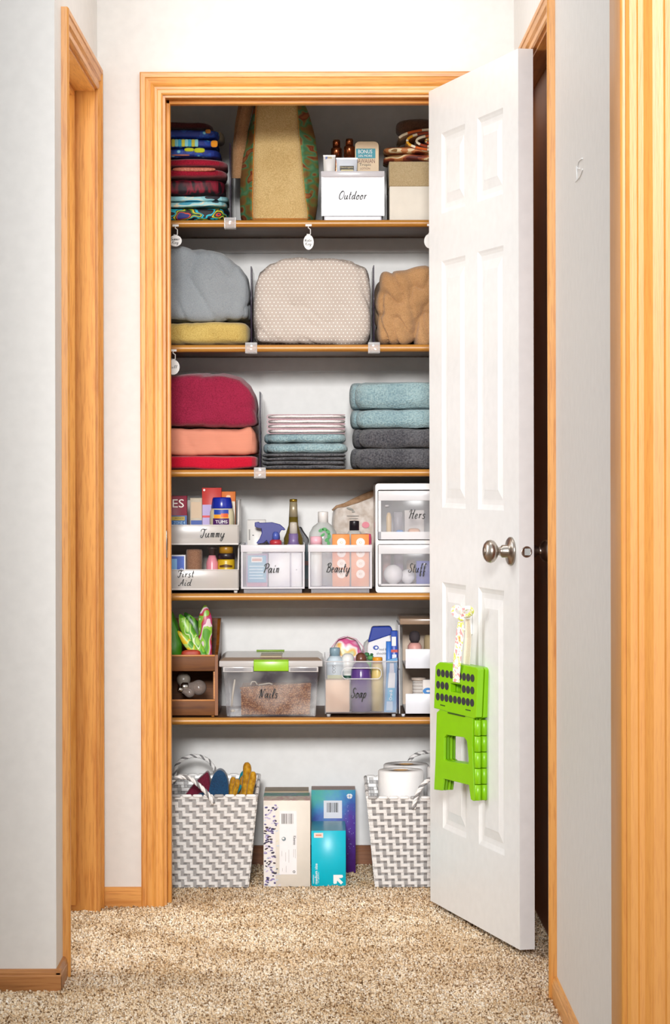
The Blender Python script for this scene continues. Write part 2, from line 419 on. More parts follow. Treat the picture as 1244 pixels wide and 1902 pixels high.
# right hall wall with the recessed dark door
RD0, RD1 = 5.632, 6.685; ZR = H+.9986-.062
b = MB()
b.box(XR, XR+.115, 3.32, RD0-J, -.012, 3.0, WALL); b.box(XR, XR+.115, RD1+J, YW, -.012, CEIL, WALL); b.box(XR, XR+.115, RD0-J, RD1+J, ZR+J, CEIL, WALL)
b.build('wall_right', kind='structure')
# casing: stepped colonial profile, swept around an opening
PROF = [(0, 0), (0, .008), (.004, .011), (.012, .011), (.014, .009), (.020, .009), (.026, .014), (.030, .012), (.042, .014), (.044, .0165), (.054, .0165), (.057, .013), (.057, 0)]
def casing(name, u0, u1, z0, zt, fn, mats, legs=(1, 1), rev=.006, W=1.0, head=True):
    """fn(u, z, d): u along wall, d out of the wall; three mitred runs"""
    u0 -= rev; u1 += rev; zt += rev; PR = [(a*W, d) for a, d in PROF]; out = []
    b = MB(); n = len(PR)
    def run(A, B, m):
        vs = [A(a, d) for a, d in PR]+[B(a, d) for a, d in PR]
        b.add(vs, [[i, i+1, n+i+1, n+i] for i in range(n-1)]+[[n-1, 0, n, 2*n-1]], m)
    if legs[0]: run(lambda a, d: fn(u0-a, z0, d), lambda a, d: fn(u0-a, zt+a, d), mats[0])
    if head: run(lambda a, d: fn(u0-a, zt+a, d), lambda a, d: fn(u1+a, zt+a, d), mats[1])
    if legs[1]: run(lambda a, d: fn(u1+a, z0, d), lambda a, d: fn(u1+a, zt+a, d), mats[0])
    return b.build(name, kind='structure')
casing('trim_1', JX0, JX1, -.005, ZH, lambda u, z, d: Vector((u, YW-d, z)), (OAKZ, OAKX))
casing('trim_2', SD0, SD1, -.005, ZS, lambda u, z, d: Vector((XL+d, u, z)), (OAKZ, OAKY))
casing('trim_3', RD0, RD1, -.005, ZR, lambda u, z, d: Vector((XR-d, u, z)), (OAKZ, OAKY))
# jambs and stops
b = MB()
b.box(JX0-J, JX0, YW-.001, YI+.001, -.012, ZH+J, OAKZ); b.box(JX1, JX1+J, YW-.001, YI+.001, -.012, ZH+J, OAKZ); b.box(JX0, JX1, YW-.001, YI+.001, ZH, ZH+J, OAKX)
b.box(JX0, JX0+.010, YW+.038, YW+.075, -.012, ZH, OAKZ, .002); b.box(JX1-.010, JX1, YW+.038, YW+.075, -.012, ZH, OAKZ, .002); b.box(JX0, JX1, YW+.038, YW+.075, ZH-.011, ZH, OAKX, .002)
b.build('trim_4', kind='structure')
b = MB()
for y0, y1, ys0, ys1 in ((SD0-J, SD0, SD0, SD0+.011), (SD1, SD1+J, SD1-.011, SD1)):
    b.box(XL-.116, XL+.001, y0, y1, -.012, ZS+J, OAKZ); b.box(XL-.087, XL-.048, ys0, ys1, .016, ZS, OAKZ, .002)
b.box(XL-.116, XL+.001, SD0, SD1, ZS, ZS+J, OAKY); b.box(XL-.087, XL-.048, SD0, SD1, ZS-.011, ZS, OAKY, .002)
b.build('trim_5', kind='structure')
b = MB()
for y0, y1, ys0, ys1 in ((RD0-J, RD0, RD0, RD0+.011), (RD1, RD1+J, RD1-.011, RD1)):
    b.box(XR-.001, XR+.116, y0, y1, -.012, ZR+J, OAKZ); b.box(XR+.028, XR+.0405, ys0, ys1, -.012, ZR, OAKZ, .002)
b.box(XR-.001, XR+.116, RD0, RD1, ZR, ZR+J, OAKY)
b.build('trim_6', kind='structure')
# closed slabs in the side openings
b = MB(); b.box(-3.2, XL-.115, YI+.6, YI+.7, -.012, CEIL, WALL); b.build('wall_side_room', kind='structure')
DARK = wood('#8a4a22', '#6a3414', 'z', .45)
b = MB(); b.box(XR+.041, XR+.077, RD0+.003, RD1-.003, .006, ZR-.003, DARK); b.build('door_2', kind='structure')
# baseboards
BP = [(0, -.012), (.011, -.012), (.011, .034), (.009, .038), (.009, .042), (.005, .050), (0, .051)]
def baseb(name, p0, p1, out, mat, hh=1.0):
    p0, p1, out = Vector(p0), Vector(p1), Vector(out); b = MB(); n = len(BP)
    vs = [p0+out*d+Vector((0, 0, z*hh)) for d, z in BP]+[p1+out*d+Vector((0, 0, z*hh)) for d, z in BP]
    b.add(vs, [[i, i+1, n+i+1, n+i] for i in range(n-1)]+[list(range(n)), list(range(n, 2*n))[::-1]], mat)
    return b.build(name, kind='structure')
BRX = wood('#8a5733', '#6b4024', 'x')
baseb('baseboard_back', (XL, YW, 0), (JX0-.063, YW, 0), (0, -1, 0), OAKX, .95)
baseb('baseboard_closet_back', (-.56, YB, 0), (.52, YB, 0), (0, -1, 0), BRX, 1.05)
baseb('baseboard_left', (-3.2, YN, 0), (XL+.011, YN, 0), (0, -1, 0), wood('#b57a42', '#96602e', 'x'), .88)
baseb('baseboard_left_return', (XL, YN-.009, 0), (XL, SD0-.063, 0), (1, 0, 0), wood('#b57a42', '#96602e', 'y'), .88)
baseb('baseboard_right', (XR, 3.33, 0), (XR, RD0-.063, 0), (-1, 0, 0), OAKY, .88)
# near cased opening on the right
NX = PX(1133, 900, 3.315)
b = MB(); b.box(NX+J, 2.2, 3.2, 3.315, -.012, 3.0, WALL); b.box(NX+J-.002, XR+.01, 3.31, 3.32, -.012, 3.0, WALL); b.build('wall_near_right', kind='structure')
OAKN = wood('#d38f40', '#cc8638', 'z', sc=2.0, grain=.2); b = MB(); b.box(NX, NX+J, 3.199, 3.315, -.012, 3.0, OAKN, .003); b.box(NX-.0, NX+.0001, 3.2, 3.201, 0, .01, OAKZ); b.build('trim_7', kind='structure')  # OAKN: same oak, colour darkened to offset the strong light on this casing
casing('trim_8', -9, NX, -.005, 2.6, lambda u, z, d: Vector((u, 3.2-d, z)), (OAKN, OAKN), legs=(0, 1), head=False, W=1.05)
b = MB(); b.box(-3.2, -.585, 3.2, 3.315, -.012, 3.0, WALL); b.build('wall_near_left_blocker', kind='structure')  # unseen wall added and placed to keep softbox light off the left wall face
b = MB(); b.box(-.585, -.567, 3.199, 3.316, -.012, 3.0, OAKN, .003); b.build('trim_20', kind='structure')  # edge strip of the added light-blocking wall, also out of view
# ---------------------------------------------------------------- carpet
import numpy as np
rng = np.random.default_rng(5)
xs = np.arange(-.70, .60, .0052); ys = np.arange(5.25, YB-.005, .0068)
gx, gy = np.meshgrid(xs, ys); gx = gx.ravel()+rng.uniform(-.003, .003, gx.size); gy = gy.ravel()+rng.uniform(-.004, .004, gy.size)
keep = ~((gx < XL+.004) & (gy < SD0) & (gy > YN-.012)) & ~((gx < XL+.012) & (gy < YW) & (gy > SD1)) & ~((gx > XR-.012) & (gy < RD0)) 
keep &= ~((gy > YW-.002) & (gy < YI) & ((gx < JX0) | (gx > JX1)))
keep &= ~((gx > XR+.045) & (gy < YI)) & ~((gx < -.556) & (gy > YI-.01)) & ~((gx > .515) & (gy > YI-.01))
gx, gy = gx[keep], gy[keep]; n = gx.size
hh = rng.uniform(.010, .0165, n); r = rng.uniform(.0026, .0042, n); lx = rng.normal(0, .0022, n); ly = rng.normal(0, .0022, n); a = rng.uniform(0, 2*np.pi, n)
V = np.zeros((n, 6, 3)); zb = -.0125
for k in range(3):
    t = a+2*np.pi*k/3
    V[:, k, 0] = gx+r*.6*np.cos(t); V[:, k, 1] = gy+r*.6*np.sin(t); V[:, k, 2] = zb
    V[:, 3+k, 0] = gx+lx+r*np.cos(t); V[:, 3+k, 1] = gy+ly+r*np.sin(t); V[:, 3+k, 2] = zb+hh*(1-.12*(k == 0))
fc = np.array([[0, 1, 4, 3], [1, 2, 5, 4], [2, 0, 3, 5]]); base = (np.arange(n)*6)[:, None, None]
quads = (fc[None]+base).reshape(-1, 4); tris = (np.array([[3, 4, 5]])[None]+base).reshape(-1, 3)
me = bpy.data.meshes.new('carpet_pile'); me.vertices.add(n*6); me.vertices.foreach_set('co', V.ravel())
nl = quads.size+tris.size; me.loops.add(nl); me.loops.foreach_set('vertex_index', np.concatenate([quads.ravel(), tris.ravel()]).astype(np.int32))
me.polygons.add(len(quads)+len(tris))
ls = np.concatenate([np.arange(len(quads))*4, quads.size+np.arange(len(tris))*3]).astype(np.int32)
me.polygons.foreach_set('loop_start', ls); me.update(calc_edges=True); me.validate()
m, nt, bb = newmat('carpet_yarn'); co = coords(nt)
v = N(nt, 'ShaderNodeTexWhiteNoise'); vv = N(nt, 'ShaderNodeTexVoronoi'); vv.inputs['Scale'].default_value = 230; nt.links.new(co, vv.inputs['Vector'])
s_ = N(nt, 'ShaderNodeSeparateColor'); nt.links.new(vv.outputs['Color'], s_.inputs[0])
rr = ramp(nt, s_.outputs[0], [(0, '#86684a'), (.11, '#b89a78'), (.24, '#e9cda8'), (.5, '#fbe6c8'), (.8, '#fff4e4')], 'CONSTANT'); nt.nodes.remove(v)
n2 = noisen(nt, co, 5, 2); r2 = ramp(nt, n2, [(.35, '#e6dccf'), (.65, '#ffffff')])
mx = N(nt, 'ShaderNodeMix', data_type='RGBA', blend_type='MULTIPLY'); mx.inputs[0].default_value = 1
nt.links.new(rr.outputs[0], mx.inputs[6]); nt.links.new(r2.outputs[0], mx.inputs[7]); nt.links.new(mx.outputs[2], bb.inputs['Base Color'])
bb.inputs['Roughness'].default_value = 1; bb.inputs['Specular IOR Level'].default_value = .05
me.materials.append(m); cp = bpy.data.objects.new('carpet_pile', me); COL.objects.link(cp)
tag(cp, 'beige and brown flecked cut pile carpet on the hall and closet floor', 'carpet', kind='stuff')
# ---------------------------------------------------------------- shelves
SZ = [H+(CY-408)/F*7.09-.000, H-(640-CY)/F*7.09, H-(872-CY)/F*7.09, H-(1102-CY)/F*7.09, H-(1333-CY)/F*7.09]
YS = 7.09
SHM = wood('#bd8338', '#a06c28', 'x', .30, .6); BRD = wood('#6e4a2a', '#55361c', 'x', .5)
ORDN = ['topmost', 'second from top', 'third from top', 'fourth from top', 'lowest']
HOLD = ['beach towels and a jute tote', 'folded comforters and a tan sheet bundle', 'bath towel stacks', 'bins marked Tummy, Pain and Beauty', 'bins marked Nails and Soap']
for i, z in enumerate(SZ):
    b = MB(); r = .0095
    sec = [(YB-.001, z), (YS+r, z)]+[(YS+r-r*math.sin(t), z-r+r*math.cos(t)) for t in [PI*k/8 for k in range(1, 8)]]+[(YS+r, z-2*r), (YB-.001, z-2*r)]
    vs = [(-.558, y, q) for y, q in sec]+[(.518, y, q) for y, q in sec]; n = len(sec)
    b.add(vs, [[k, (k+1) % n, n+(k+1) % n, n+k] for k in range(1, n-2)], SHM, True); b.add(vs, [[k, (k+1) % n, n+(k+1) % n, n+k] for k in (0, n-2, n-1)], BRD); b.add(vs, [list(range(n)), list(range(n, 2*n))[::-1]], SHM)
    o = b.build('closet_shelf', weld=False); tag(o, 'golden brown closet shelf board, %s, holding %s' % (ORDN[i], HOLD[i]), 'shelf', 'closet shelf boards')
    for p in o.data.polygons: p.use_smooth = p.area < .02
    b = MB(); b.box(-.555, .515, YB-.019, YB-.0005, z-.019-.040, z-.0195, CLW, .002); b.box(-.555, -.54, YS+.02, YB-.02, z-.05, z-.0195, CLW)
    b.build('trim_%d' % (9+i), kind='structure')
# ================================================================ WHITE SIX-PANEL DOOR
HX, HY = (797.5-CX)/742.0, F/742.0
DE = Vector((.243, -.970)).normalized(); DA = math.atan2(DE.y, DE.x)
DW = .711; DT = .035
def plane_hit(px, py, O, e, off=0):
    """pixel -> (u, z) on the vertical plane through O along e, moved by off towards the viewer's left"""
    a, b_ = U(px, py); k = (a-CX)/F; nx, ny = -e.y, e.x      # left normal of e (points +y-ish side); viewer side is its opposite
    ox, oy = O[0]-nx*off, O[1]-ny*off
    u = (k*oy-ox)/(e.x-k*e.y); Y = oy+u*e.y
    return u, H-(b_-CY)/F*Y
def D(px, py, off=0): return plane_hit(px, py, (HX, HY), DE, off)
WHITE = plain('#eceded', .33); 
door = thing('door_1', 'white six-panel closet door', 'door', (HX, HY, 0)); del door['label']; del door['category']; door['kind'] = 'structure'
door.rotation_euler = (0, 0, DA)
ORG[door.name] = Vector((0, 0, 0))
ZB, ZT = .018, 2.043
b = MB()
pan = [(u0, u1, z0, z1) for (z0, z1) in ((.214, .82), (1.003, 1.61), (1.727, 1.925)) for (u0, u1) in ((.110, .306), (.405, .601))]
outer = [(0, ZB), (DW, ZB), (DW, ZT), (0, ZT)]
holes = [[(a, c), (a, d), (e_, d), (e_, c)] for a, e_, c, d in pan]
for side in (0, 1):
    f = (lambda a, c, s=side: Vector((a, DT if s else 0, c)))
    loops = [outer]+holes
    tri = tessellate_polygon([[Vector((p[0], p[1], 0)) for p in L] for L in loops]); flat = [f(*p) for L in loops for p in L]
    b.add(flat, [list(t) for t in tri], WHITE)
    for (u0, u1, z0, z1) in pan:
        rings = [(0, 0), (.005, .0025), (.012, .0050), (.020, .0055), (.024, .0055), (.044, .0020), (.047, .0012)]
        vs = []
        for ins, dep in rings:
            y = DT-dep if side else dep
            vs += [(u0+ins, y, z0+ins), (u1-ins, y, z0+ins), (u1-ins, y, z1-ins), (u0+ins, y, z1-ins)]
        fs = [[j*4+i, j*4+(i+1) % 4, (j+1)*4+(i+1) % 4, (j+1)*4+i] for j in range(len(rings)-1) for i in range(4)]; q = (len(rings)-1)*4
        b.add(vs, fs+[[q, q+1, q+2, q+3]], WHITE)
for (p, q) in ((outer[0], outer[1]), (outer[1], outer[2]), (outer[2], outer[3]), (outer[3], outer[0])):
    b.add([(p[0], 0, p[1]), (q[0], 0, q[1]), (q[0], DT, q[1]), (p[0], DT, p[1])], [[0, 1, 2, 3]], WHITE)
sl = b.build('door_slab', door)
NICK = plain('#b3aaa0', .28, 1); 
kz = .912; ku = .655
Rm = Matrix.Rotation(PI/2, 3, 'X')          # lathe axis -> -y (towards viewer side)
KP = [(.0325, 0), (.0325, .004), (.029, .007), (.017, .009), (.0145, .012), (.0145, .022), (.010, .026), (.0095, .033), (.018, .037), (.0245, .043), (.0265, .050), (.0245, .057), (.019, .062), (.013, .0645), (0, .065)]
k1 = MB().lathe(ku, 0, kz, KP, NICK, 36, R=Rm).build('door_knob', door)
MB().lathe(ku, -.0642, kz, [(.011, 0), (.0105, .0012), (0, .0014)], plain('#8d857c', .3, 1), 24, R=Rm).build('knob_face', k1)
MB().lathe(ku, DT, kz, KP, NICK, 36, R=Matrix.Rotation(-PI/2, 3, 'X')).build('door_knob', door)
Re = Matrix.Rotation(PI/2, 3, 'Y')
pl_ = MB().lathe(DW-.0005, DT/2, kz, [(.0128, 0), (.0128, .0014), (.010, .0018), (.0095, .0008), (0, .0008)], NICK, 28, R=Re).build('latch_plate', door)
bb_ = MB(); bb_.prism([[(DW, DT/2-.005), (DW, DT/2+.006), (DW+.011, DT/2+.006)]], lambda a, c: Vector((a, c, kz-.0075)), (0, 0, .015), plain('#d8d2ca', .2, 1)); bb_.build('latch_bolt', pl_)
HING = plain('#b9b0a2', .35, 1)
for hz in (.28, 1.08, 1.83):
    h_ = MB(); h_.tube([(-.006, .040, hz-.045), (-.006, .040, hz+.045)], .006, HING, 10); h_.box(-.002, .001, .004, .040, hz-.045, hz+.045, HING); h_.build('door_hinge', door)
# strike plate on the left jamb
b = MB(); b.box(JX0-.0005, JX0+.0018, YW+.002, YW+.034, .875, .945, NICK, .001); b.box(JX0+.001, JX0+.0022, YW+.010, YW+.026, .895, .925, plain('#3c2c20', .6)); tag(b.build('strike_plate'), 'small nickel strike plate on the left closet jamb', 'strike plate')
b = MB(); p = P(986, 52, YW); b.tube([(p.x, YW+.002, p.z), (p.x-.002, YW-.012, p.z)], .0018, plain('#8a8c90', .3, 1), 8); b.lathe(p.x-.002, YW-.012, p.z, [(.0034, 0), (.0034, .001)], plain('#8a8c90', .3, 1), 12, R=Rm); tag(b.build('nail'), 'small grey nail in the wall above the open door', 'nail')
b = MB(); wp = P(1077, 316, F*XR/(1077-CX)); 
for pts in ([(-.03, .014), (0, .017), (.012, .008), (-.008, .001)], [(.018, .012), (.016, -.014)], [(-.03, -.006), (-.01, -.014), (.03, -.015)]):
    b.tube([(XR-.0012, wp.y+a*2.3, wp.z+c) for a, c in catmull(pts, 4)], .0012, plain('#fbfbfa', .3), 6)
tag(b.build('wall_mark'), 'small white curled scuff of plaster on the right hall wall', 'wall mark')
# ================================================================ GREEN FOLDING STOOL ON THE DOOR
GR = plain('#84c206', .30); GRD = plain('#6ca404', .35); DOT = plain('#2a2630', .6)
SO = Vector((.272, 6.43)); SE_ = Vector((.372, 6.222)); SE = (SE_-SO).normalized(); SA = math.atan2(SE.y, SE.x)
def S(px, py, off=0): return plane_hit(px, py, SO, SE, off)
st = thing('folding_step_stool', 'lime green folding step stool with black grip dots hanging on the white door', 'step stool', (SO.x, SO.y, 0))
st.rotation_euler = (0, 0, SA); ORG[st.name] = Vector((0, 0, 0))
def zp(zx, zy): return S(780+zx/4.527, 1100+zy/4.527)          # from the enlarged view of the stool
def loopz(L): return [zp(*p) for p in L]
TH = .0165
top = loopz([(145, 600), (165, 588), (330, 606), (470, 632), (487, 648), (470, 1052), (452, 1062), (115, 975), (128, 620)])
win = loopz([(252, 765), (345, 778), (342, 852), (250, 835)])
b = MB(); b.prism([top, win], lambda a, c: Vector((a, 0, c)), (0, TH, 0), GR)
seat = b.build('seat_half', st, bevel=.0018)
b = MB(); b.prism([[(a+.001, c-.001) for a, c in top], win], lambda a, c: Vector((a, TH+.002, c)), (0, TH, 0), GR); b.build('seat_half', st, bevel=.0018)
# grip dots
b = MB()
R0, R1 = (157, 677), (441, 723); R2a, R2b = (153, 778), (440, 826); R3a, R3b = (150, 877), (438, 930)
for (A, B, skip) in ((R0, R1, ()), (R2a, R2b, (3, 4, 5)), (R3a, R3b, ())):
    for i in range(9):
        if i in skip: continue
        t = i/8; cx, cz = zp(A[0]+(B[0]-A[0])*t, A[1]+(B[1]-A[1])*t)
        dd = circ(cx, cz, .0092, .0092, 16); b.prism([dd], lambda a, c: Vector((a, -.0009, c)), (0, .001, 0), DOT)
b.build('grip_dots', st)
b = MB()
for (q0, q1) in (((170, 942), (210, 952)), ((382, 982), (425, 992)), ((232, 1008), (375, 1040))):
    a0, c0 = zp(*q0); a1, c1 = zp(*q1); b.prism([[(a0, c0), (a1, c1), (a1, c1-.0025), (a0, c0-.0025)]], lambda a, c: Vector((a, -.0004, c)), (0, .001, 0), plain('#1e3a04', .6))
b.build('slot', st)
# leg panels: H outline with window
legp = loopz([(160, 985), (436, 1040), (432, 1300), (450, 1755), (440, 1755), (418, 1740), (402, 1622), (188, 1568), (176, 1668), (110, 1660), (122, 1400), (132, 1012)])
hole = loopz([(215, 1200), (365, 1222), (385, 1250), (400, 1400), (398, 1446), (215, 1420), (195, 1405), (197, 1222)])
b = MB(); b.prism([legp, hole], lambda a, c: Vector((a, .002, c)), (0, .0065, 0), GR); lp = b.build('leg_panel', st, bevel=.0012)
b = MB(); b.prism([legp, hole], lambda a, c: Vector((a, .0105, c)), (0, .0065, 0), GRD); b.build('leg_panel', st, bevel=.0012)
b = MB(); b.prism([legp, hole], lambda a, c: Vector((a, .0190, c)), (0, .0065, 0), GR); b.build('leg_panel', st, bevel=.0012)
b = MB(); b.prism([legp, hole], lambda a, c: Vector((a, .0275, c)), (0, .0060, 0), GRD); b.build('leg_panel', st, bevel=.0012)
ur = zp(450, 1300)[0]; zt_ = zp(450, 1075)[1]; zb_ = zp(450, 1755)[1]
for j, yy in enumerate((.0085, .0255)):
    b = MB(); nseg = 5
    for i in range(nseg):
        z1 = zt_-(zt_-zb_)*i/nseg; z0 = zt_-(zt_-zb_)*(i+1)/nseg+.0014
        b.lathe(ur+.004, yy, z0, [(.0065, 0), (.0078, .001), (.0078, z1-z0-.001), (.0065, z1-z0)], GR, 18)
    b.build('hinge_barrel', st)
# hook, ribbon
hk = thing('adhesive_hook', 'white adhesive hook on the closet door holding a floral ribbon', 'hook', (HX, HY, 0)); hk.rotation_euler = (0, 0, DA); ORG[hk.name] = Vector((0, 0, 0))
hu, hz_ = D(874, 1150)
b = MB(); b.box(hu-.016, hu+.016, -.005, 0, hz_-.036, hz_+.025, plain('#f6f6f5', .3), .004, 3); b.build('backplate', hk)
b = MB(); b.tube([(hu, -.004, hz_-.008), (hu, -.012, hz_-.024), (hu, -.024, hz_-.026), (hu, -.030, hz_-.014)], [.007, .008, .007, .006], plain('#f6f6f5', .3), 10, flat=.6); b.build('hook_arm', hk)
RIB = printed('floral_ribbon', [(0, '#f3a7a8'), (.40, '#fdfbf3'), (.52, '#fbf4e6'), (.56, '#dbe36a'), (.63, '#fbf7ee'), (.67, '#e9a24c')], 60, kind='noise', rough=.6)
CRM = fabric('#f6efe0', '#ece2cf', 500, .2)
rb = thing('ribbon', 'floral ribbon looped over the white hook and tied through the green stool', 'ribbon', (SO.x, SO.y, 0)); rb.rotation_euler = (0, 0, SA); ORG[rb.name] = Vector((0, 0, 0))
def band(mb, pts, wd, m, th=.0008):
    """flat strip through points (u, off, z), width along u"""
    n = len(pts); L = []; Q = []
    for i, (a, o_, z) in enumerate(pts):
        w_ = wd[i] if isinstance(wd, list) else wd
        L.append(Vector((a-w_/2, -o_, z))); Q.append(Vector((a+w_/2, -o_, z)))
    mb.add(L+Q+[p+Vector((0, th, 0)) for p in L]+[p+Vector((0, th, 0)) for p in Q],
           [[i, i+1, n+i+1, n+i] for i in range(n-1)]+[[2*n+i, 3*n+i, 3*n+i+1, 2*n+i+1] for i in range(n-1)]+[[i, 2*n+i, 2*n+i+1, i+1] for i in range(n-1)]+[[n+i, n+i+1, 3*n+i+1, 3*n+i] for i in range(n-1)], m)
    return mb
def sp_(px, py, off): u, z = S(px, py, off); return (u, off, z)
b = MB(); band(b, [sp_(856, 1147, .004), sp_(855, 1160, .006), sp_(853, 1185, .007), sp_(850, 1210, .007), sp_(848, 1235, .007), sp_(847, 1252, .004), sp_(847, 1267, .002)], [.014, .030, .036, .036, .036, .034, .032], RIB); b.build('front_strap', rb)
b = MB(); band(b, [sp_(868, 1150, -.012), sp_(869, 1185, -.018), sp_(867, 1215, -.019), sp_(866, 1238, -.0187)], [.02, .030, .032, .030], CRM); b.build('back_strap', rb)
for (cx, cy, ang, m_) in ((852, 1137, 2.2, RIB), (868, 1137, .9, RIB)):
    b = MB(); u, z = S(cx, cy, .010)
    pts = [(u+(.026*math.cos(t)*math.cos(ang)-.011*math.sin(t)*math.sin(ang)), -.012-.006*math.sin(t), z+(.026*math.cos(t)*math.sin(ang)+.011*math.sin(t)*math.cos(ang))*.5) for t in [2*PI*i/16 for i in range(16)]]
    b.tube(pts, .006, m_, 6, closed=True, flat=.25); b.build('bow_loop', rb)
b = MB(); u, z = S(857, 1147, .012); b.soft(u-.008, u+.008, -.018, -.006, z-.008, z+.008, RIB, k=3, n=6, amp=.001); b.build('knot', rb)
b = MB(); b.tube([(sp_(857, 1145, .01)[0], -.01, sp_(857, 1145, .01)[2]), (sp_(848, 1142, .014)[0], -.014, sp_(848, 1142, .014)[2]), (sp_(841, 1133, .014)[0], -.014, sp_(841, 1133, .014)[2])], .0018, plain('#4a4e52', .5), 6); b.build('wire_tail', rb)
# ================================================================ SHELF CONTENTS: helpers
def s_(Y): return F/Y
def Bx(x0, y0, x1, y1, Y):
    a = P(x0, (y0+y1)/2, Y); c = P(x1, (y0+y1)/2, Y); t = P((x0+x1)/2, y0, Y); q = P((x0+x1)/2, y1, Y)
    return a.x, c.x, t.z, q.z            # left, right, top, bottom
def sil(points, Y):
    pts = [(PX(x, y, Y), PZ(x, y, Y)) for x, y in points]
    def f(t, x0=None, x1=None):
        x = pts[0][0]+(pts[-1][0]-pts[0][0])*t
        for (a, b_), (c, d) in zip(pts, pts[1:]):
            if x <= c+1e-9:
                q = (x-a)/(c-a) if c > a else 0; q = q*q*(3-2*q)*.5+q*.5; return b_+(d-b_)*q
        return pts[-1][1]
    return f
def cloth(name, label, cat, x0, x1, yt, z0, m, Y0=7.105, Y1=7.36, layers=1, group=None, k=6, kz=None, amp=.003, seed=0, top=None, n=16, fr=9, jit=0, zt=None, wr=0, wf=9, wdir=(1, .6, .45)):
    X0, X1 = PX(x0, yt, Y0), PX(x1, yt, Y0); Z1 = zt if zt else PZ((x0+x1)/2, yt, Y0); rr = random.Random(seed)
    b = MB(); h = (Z1-z0)/layers
    for i in range(layers):
        j = rr.uniform(-jit, jit)
        b.soft(X0+j*.5, X1+j, Y0+abs(j), Y1, z0+i*h, z0+(i+1)*h*1.0, m, k=k, kz=kz, n=n, amp=amp, seed=seed+i*3, top=top, fr=fr, wr=wr, wf=wf, wdir=wdir)
    o = b.build(name); tag(o, label, cat, group); return o, Z1
def lprof(pts, Y, z0): return [(hw*Y/F, PZ(595, py, Y)-z0) for hw, py in pts]
def bottle(name, label, cx, Y, z0, parts, cat='bottle', sy=1, seg=28, group=None, tilt=None):
    """parts: (part name, [(half width px, y px) bottom to top], material)"""
    X = PX(cx, parts[0][1][0][1], Y); t = thing(name, label, cat, (X, Y, z0), group)
    first = None
    for nm, pts, m in parts:
        pr = lprof(pts, Y, z0); pr[0] = (pr[0][0], max(pr[0][1], 0))
        if nm == parts[0][0] and first is None: pr = [(max(pr[0][0]-.0015, .001), 0)]+[(r_, max(h_, .001)) for r_, h_ in pr]
        o = MB().lathe(X, Y, z0, pr, m, seg, sy=sy).build(nm, t); first = first or o
    if tilt: t.rotation_euler = tilt
    return t
def carton(name, label, x0, y0, x1, Y, z0, dep, m, art=None, cat='box', group=None, rz=0, topm=None):
    """upright card box; art(mb, X0, X1, Z0, Z1, Yf) adds the print as a part"""
    X0, X1, Z1, _ = Bx(x0, y0, x1, y0, Y)
    t = thing(name, label, cat, ((X0+X1)/2, Y, z0), group)
    b = MB().box(X0, X1, Y, Y+dep, z0, Z1, m, .0008, 1)
    if topm: b.box(X0+.0005, X1-.0005, Y+.0005, Y+dep-.0005, Z1-.0005, Z1+.0003, topm)
    b.build('carton', t)
    if art:
        a = MB(); art(a, X0, X1, z0, Z1, Y-.0004); a.build('printed_front', t)
    if rz: t.rotation_euler = (0, 0, rz)
    return t
# ---------------------------------------------------------------- dividers and clips
PUR = clear('#3a2c4c', .42, .1); CLIP = clear('#eef0f2', .26, .05, spec=.8)
def divider(px, pyt, shelf, label):
    z = SZ[shelf]; X = PX(px, (pyt+408)/2, YS); zt = PZ(px, pyt, YS)
    t = thing('shelf_divider', label, 'shelf divider', (X, YS, z), 'clear shelf dividers')
    b = MB(); b.box(X-.0016, X+.0016, YS+.006, YS+.29, z+.001, zt, PUR, .001, 1); b.build('panel', t)
    b = MB(); hw = .0155
    b.box(X-hw, X+hw, YS-.0065, YS-.0035, z-.021, z+.006, CLIP, .001); b.box(X-hw, X+hw, YS-.004, YS+.05, z+.0012, z+.0045, CLIP, .001); b.box(X-hw, X+hw, YS-.004, YS+.03, z-.0235, z-.0200, CLIP, .001)
    b.box(X-hw, X-hw+.003, YS-.0065, YS-.001, z-.022, z+.005, CLIP); b.box(X+hw-.003, X+hw, YS-.0065, YS-.001, z-.022, z+.005, CLIP)
    b.build('clip', t)
divider(427, 265, 0, 'clear shelf divider between the beach towels and the jute tote')
divider(466, 494, 1, 'clear shelf divider between the grey-blue comforter and the dotted comforter')
divider(694, 492, 1, 'clear shelf divider between the dotted comforter and the tan sheet bundle')
divider(482, 727, 2, 'clear shelf divider right of the crimson and coral bedding')
# ---------------------------------------------------------------- hanging tags
TAGW = plain('#f6f5f2', .5)
def hangtag(px, py0, py1, lines, shelf, label):
    Y = YS-.004; X = PX(px, py1, Y); z0 = SZ[shelf]-.012
    zc = PZ(px, (py0+py1)/2, Y); rz_ = (py1-py0)/2*Y/F; rx = .0135 if px > 400 and px < 700 else .0165
    t = thing('shelf_tag', label, 'tag', (X, Y, zc-rz_), 'oval shelf tags')
    b = MB(); b.box(X-.0085, X+.0085, Y-.0005, YS, z0-.006, z0, TAGW, .001); b.build('adhesive_tab', t)
    b = MB(); zt = zc+rz_
    b.tube([(X, Y-.001, z0-.005), (X-.001, Y-.002, z0-.010), (X+.005, Y-.002, z0-.014), (X+.005, Y-.002, zt+.001), (X+.000, Y-.002, zt+.0003), (X-.005, Y-.002, zt+.001)], .0013, TAGW, 8); b.build('hook', t)
    b = MB(); b.prism([circ(X, zc, rx, rz_, 28), circ(X, zt+.00035, .0011, .0011, 8)], xz(Y-.004), (0, .002, 0), TAGW); d = b.build('tag_disc', t)
    b = MB(); m = len(lines)
    for i, (w_, wid) in enumerate(lines): script(b, w_, X-wid/2-.001, zc-.003+(.0085*(m-1)/2)-.0095*i, Y-.0045, .0078, wid)
    b.build('lettering', t)
G['k'] = G['K']; G['S'] = G['S']
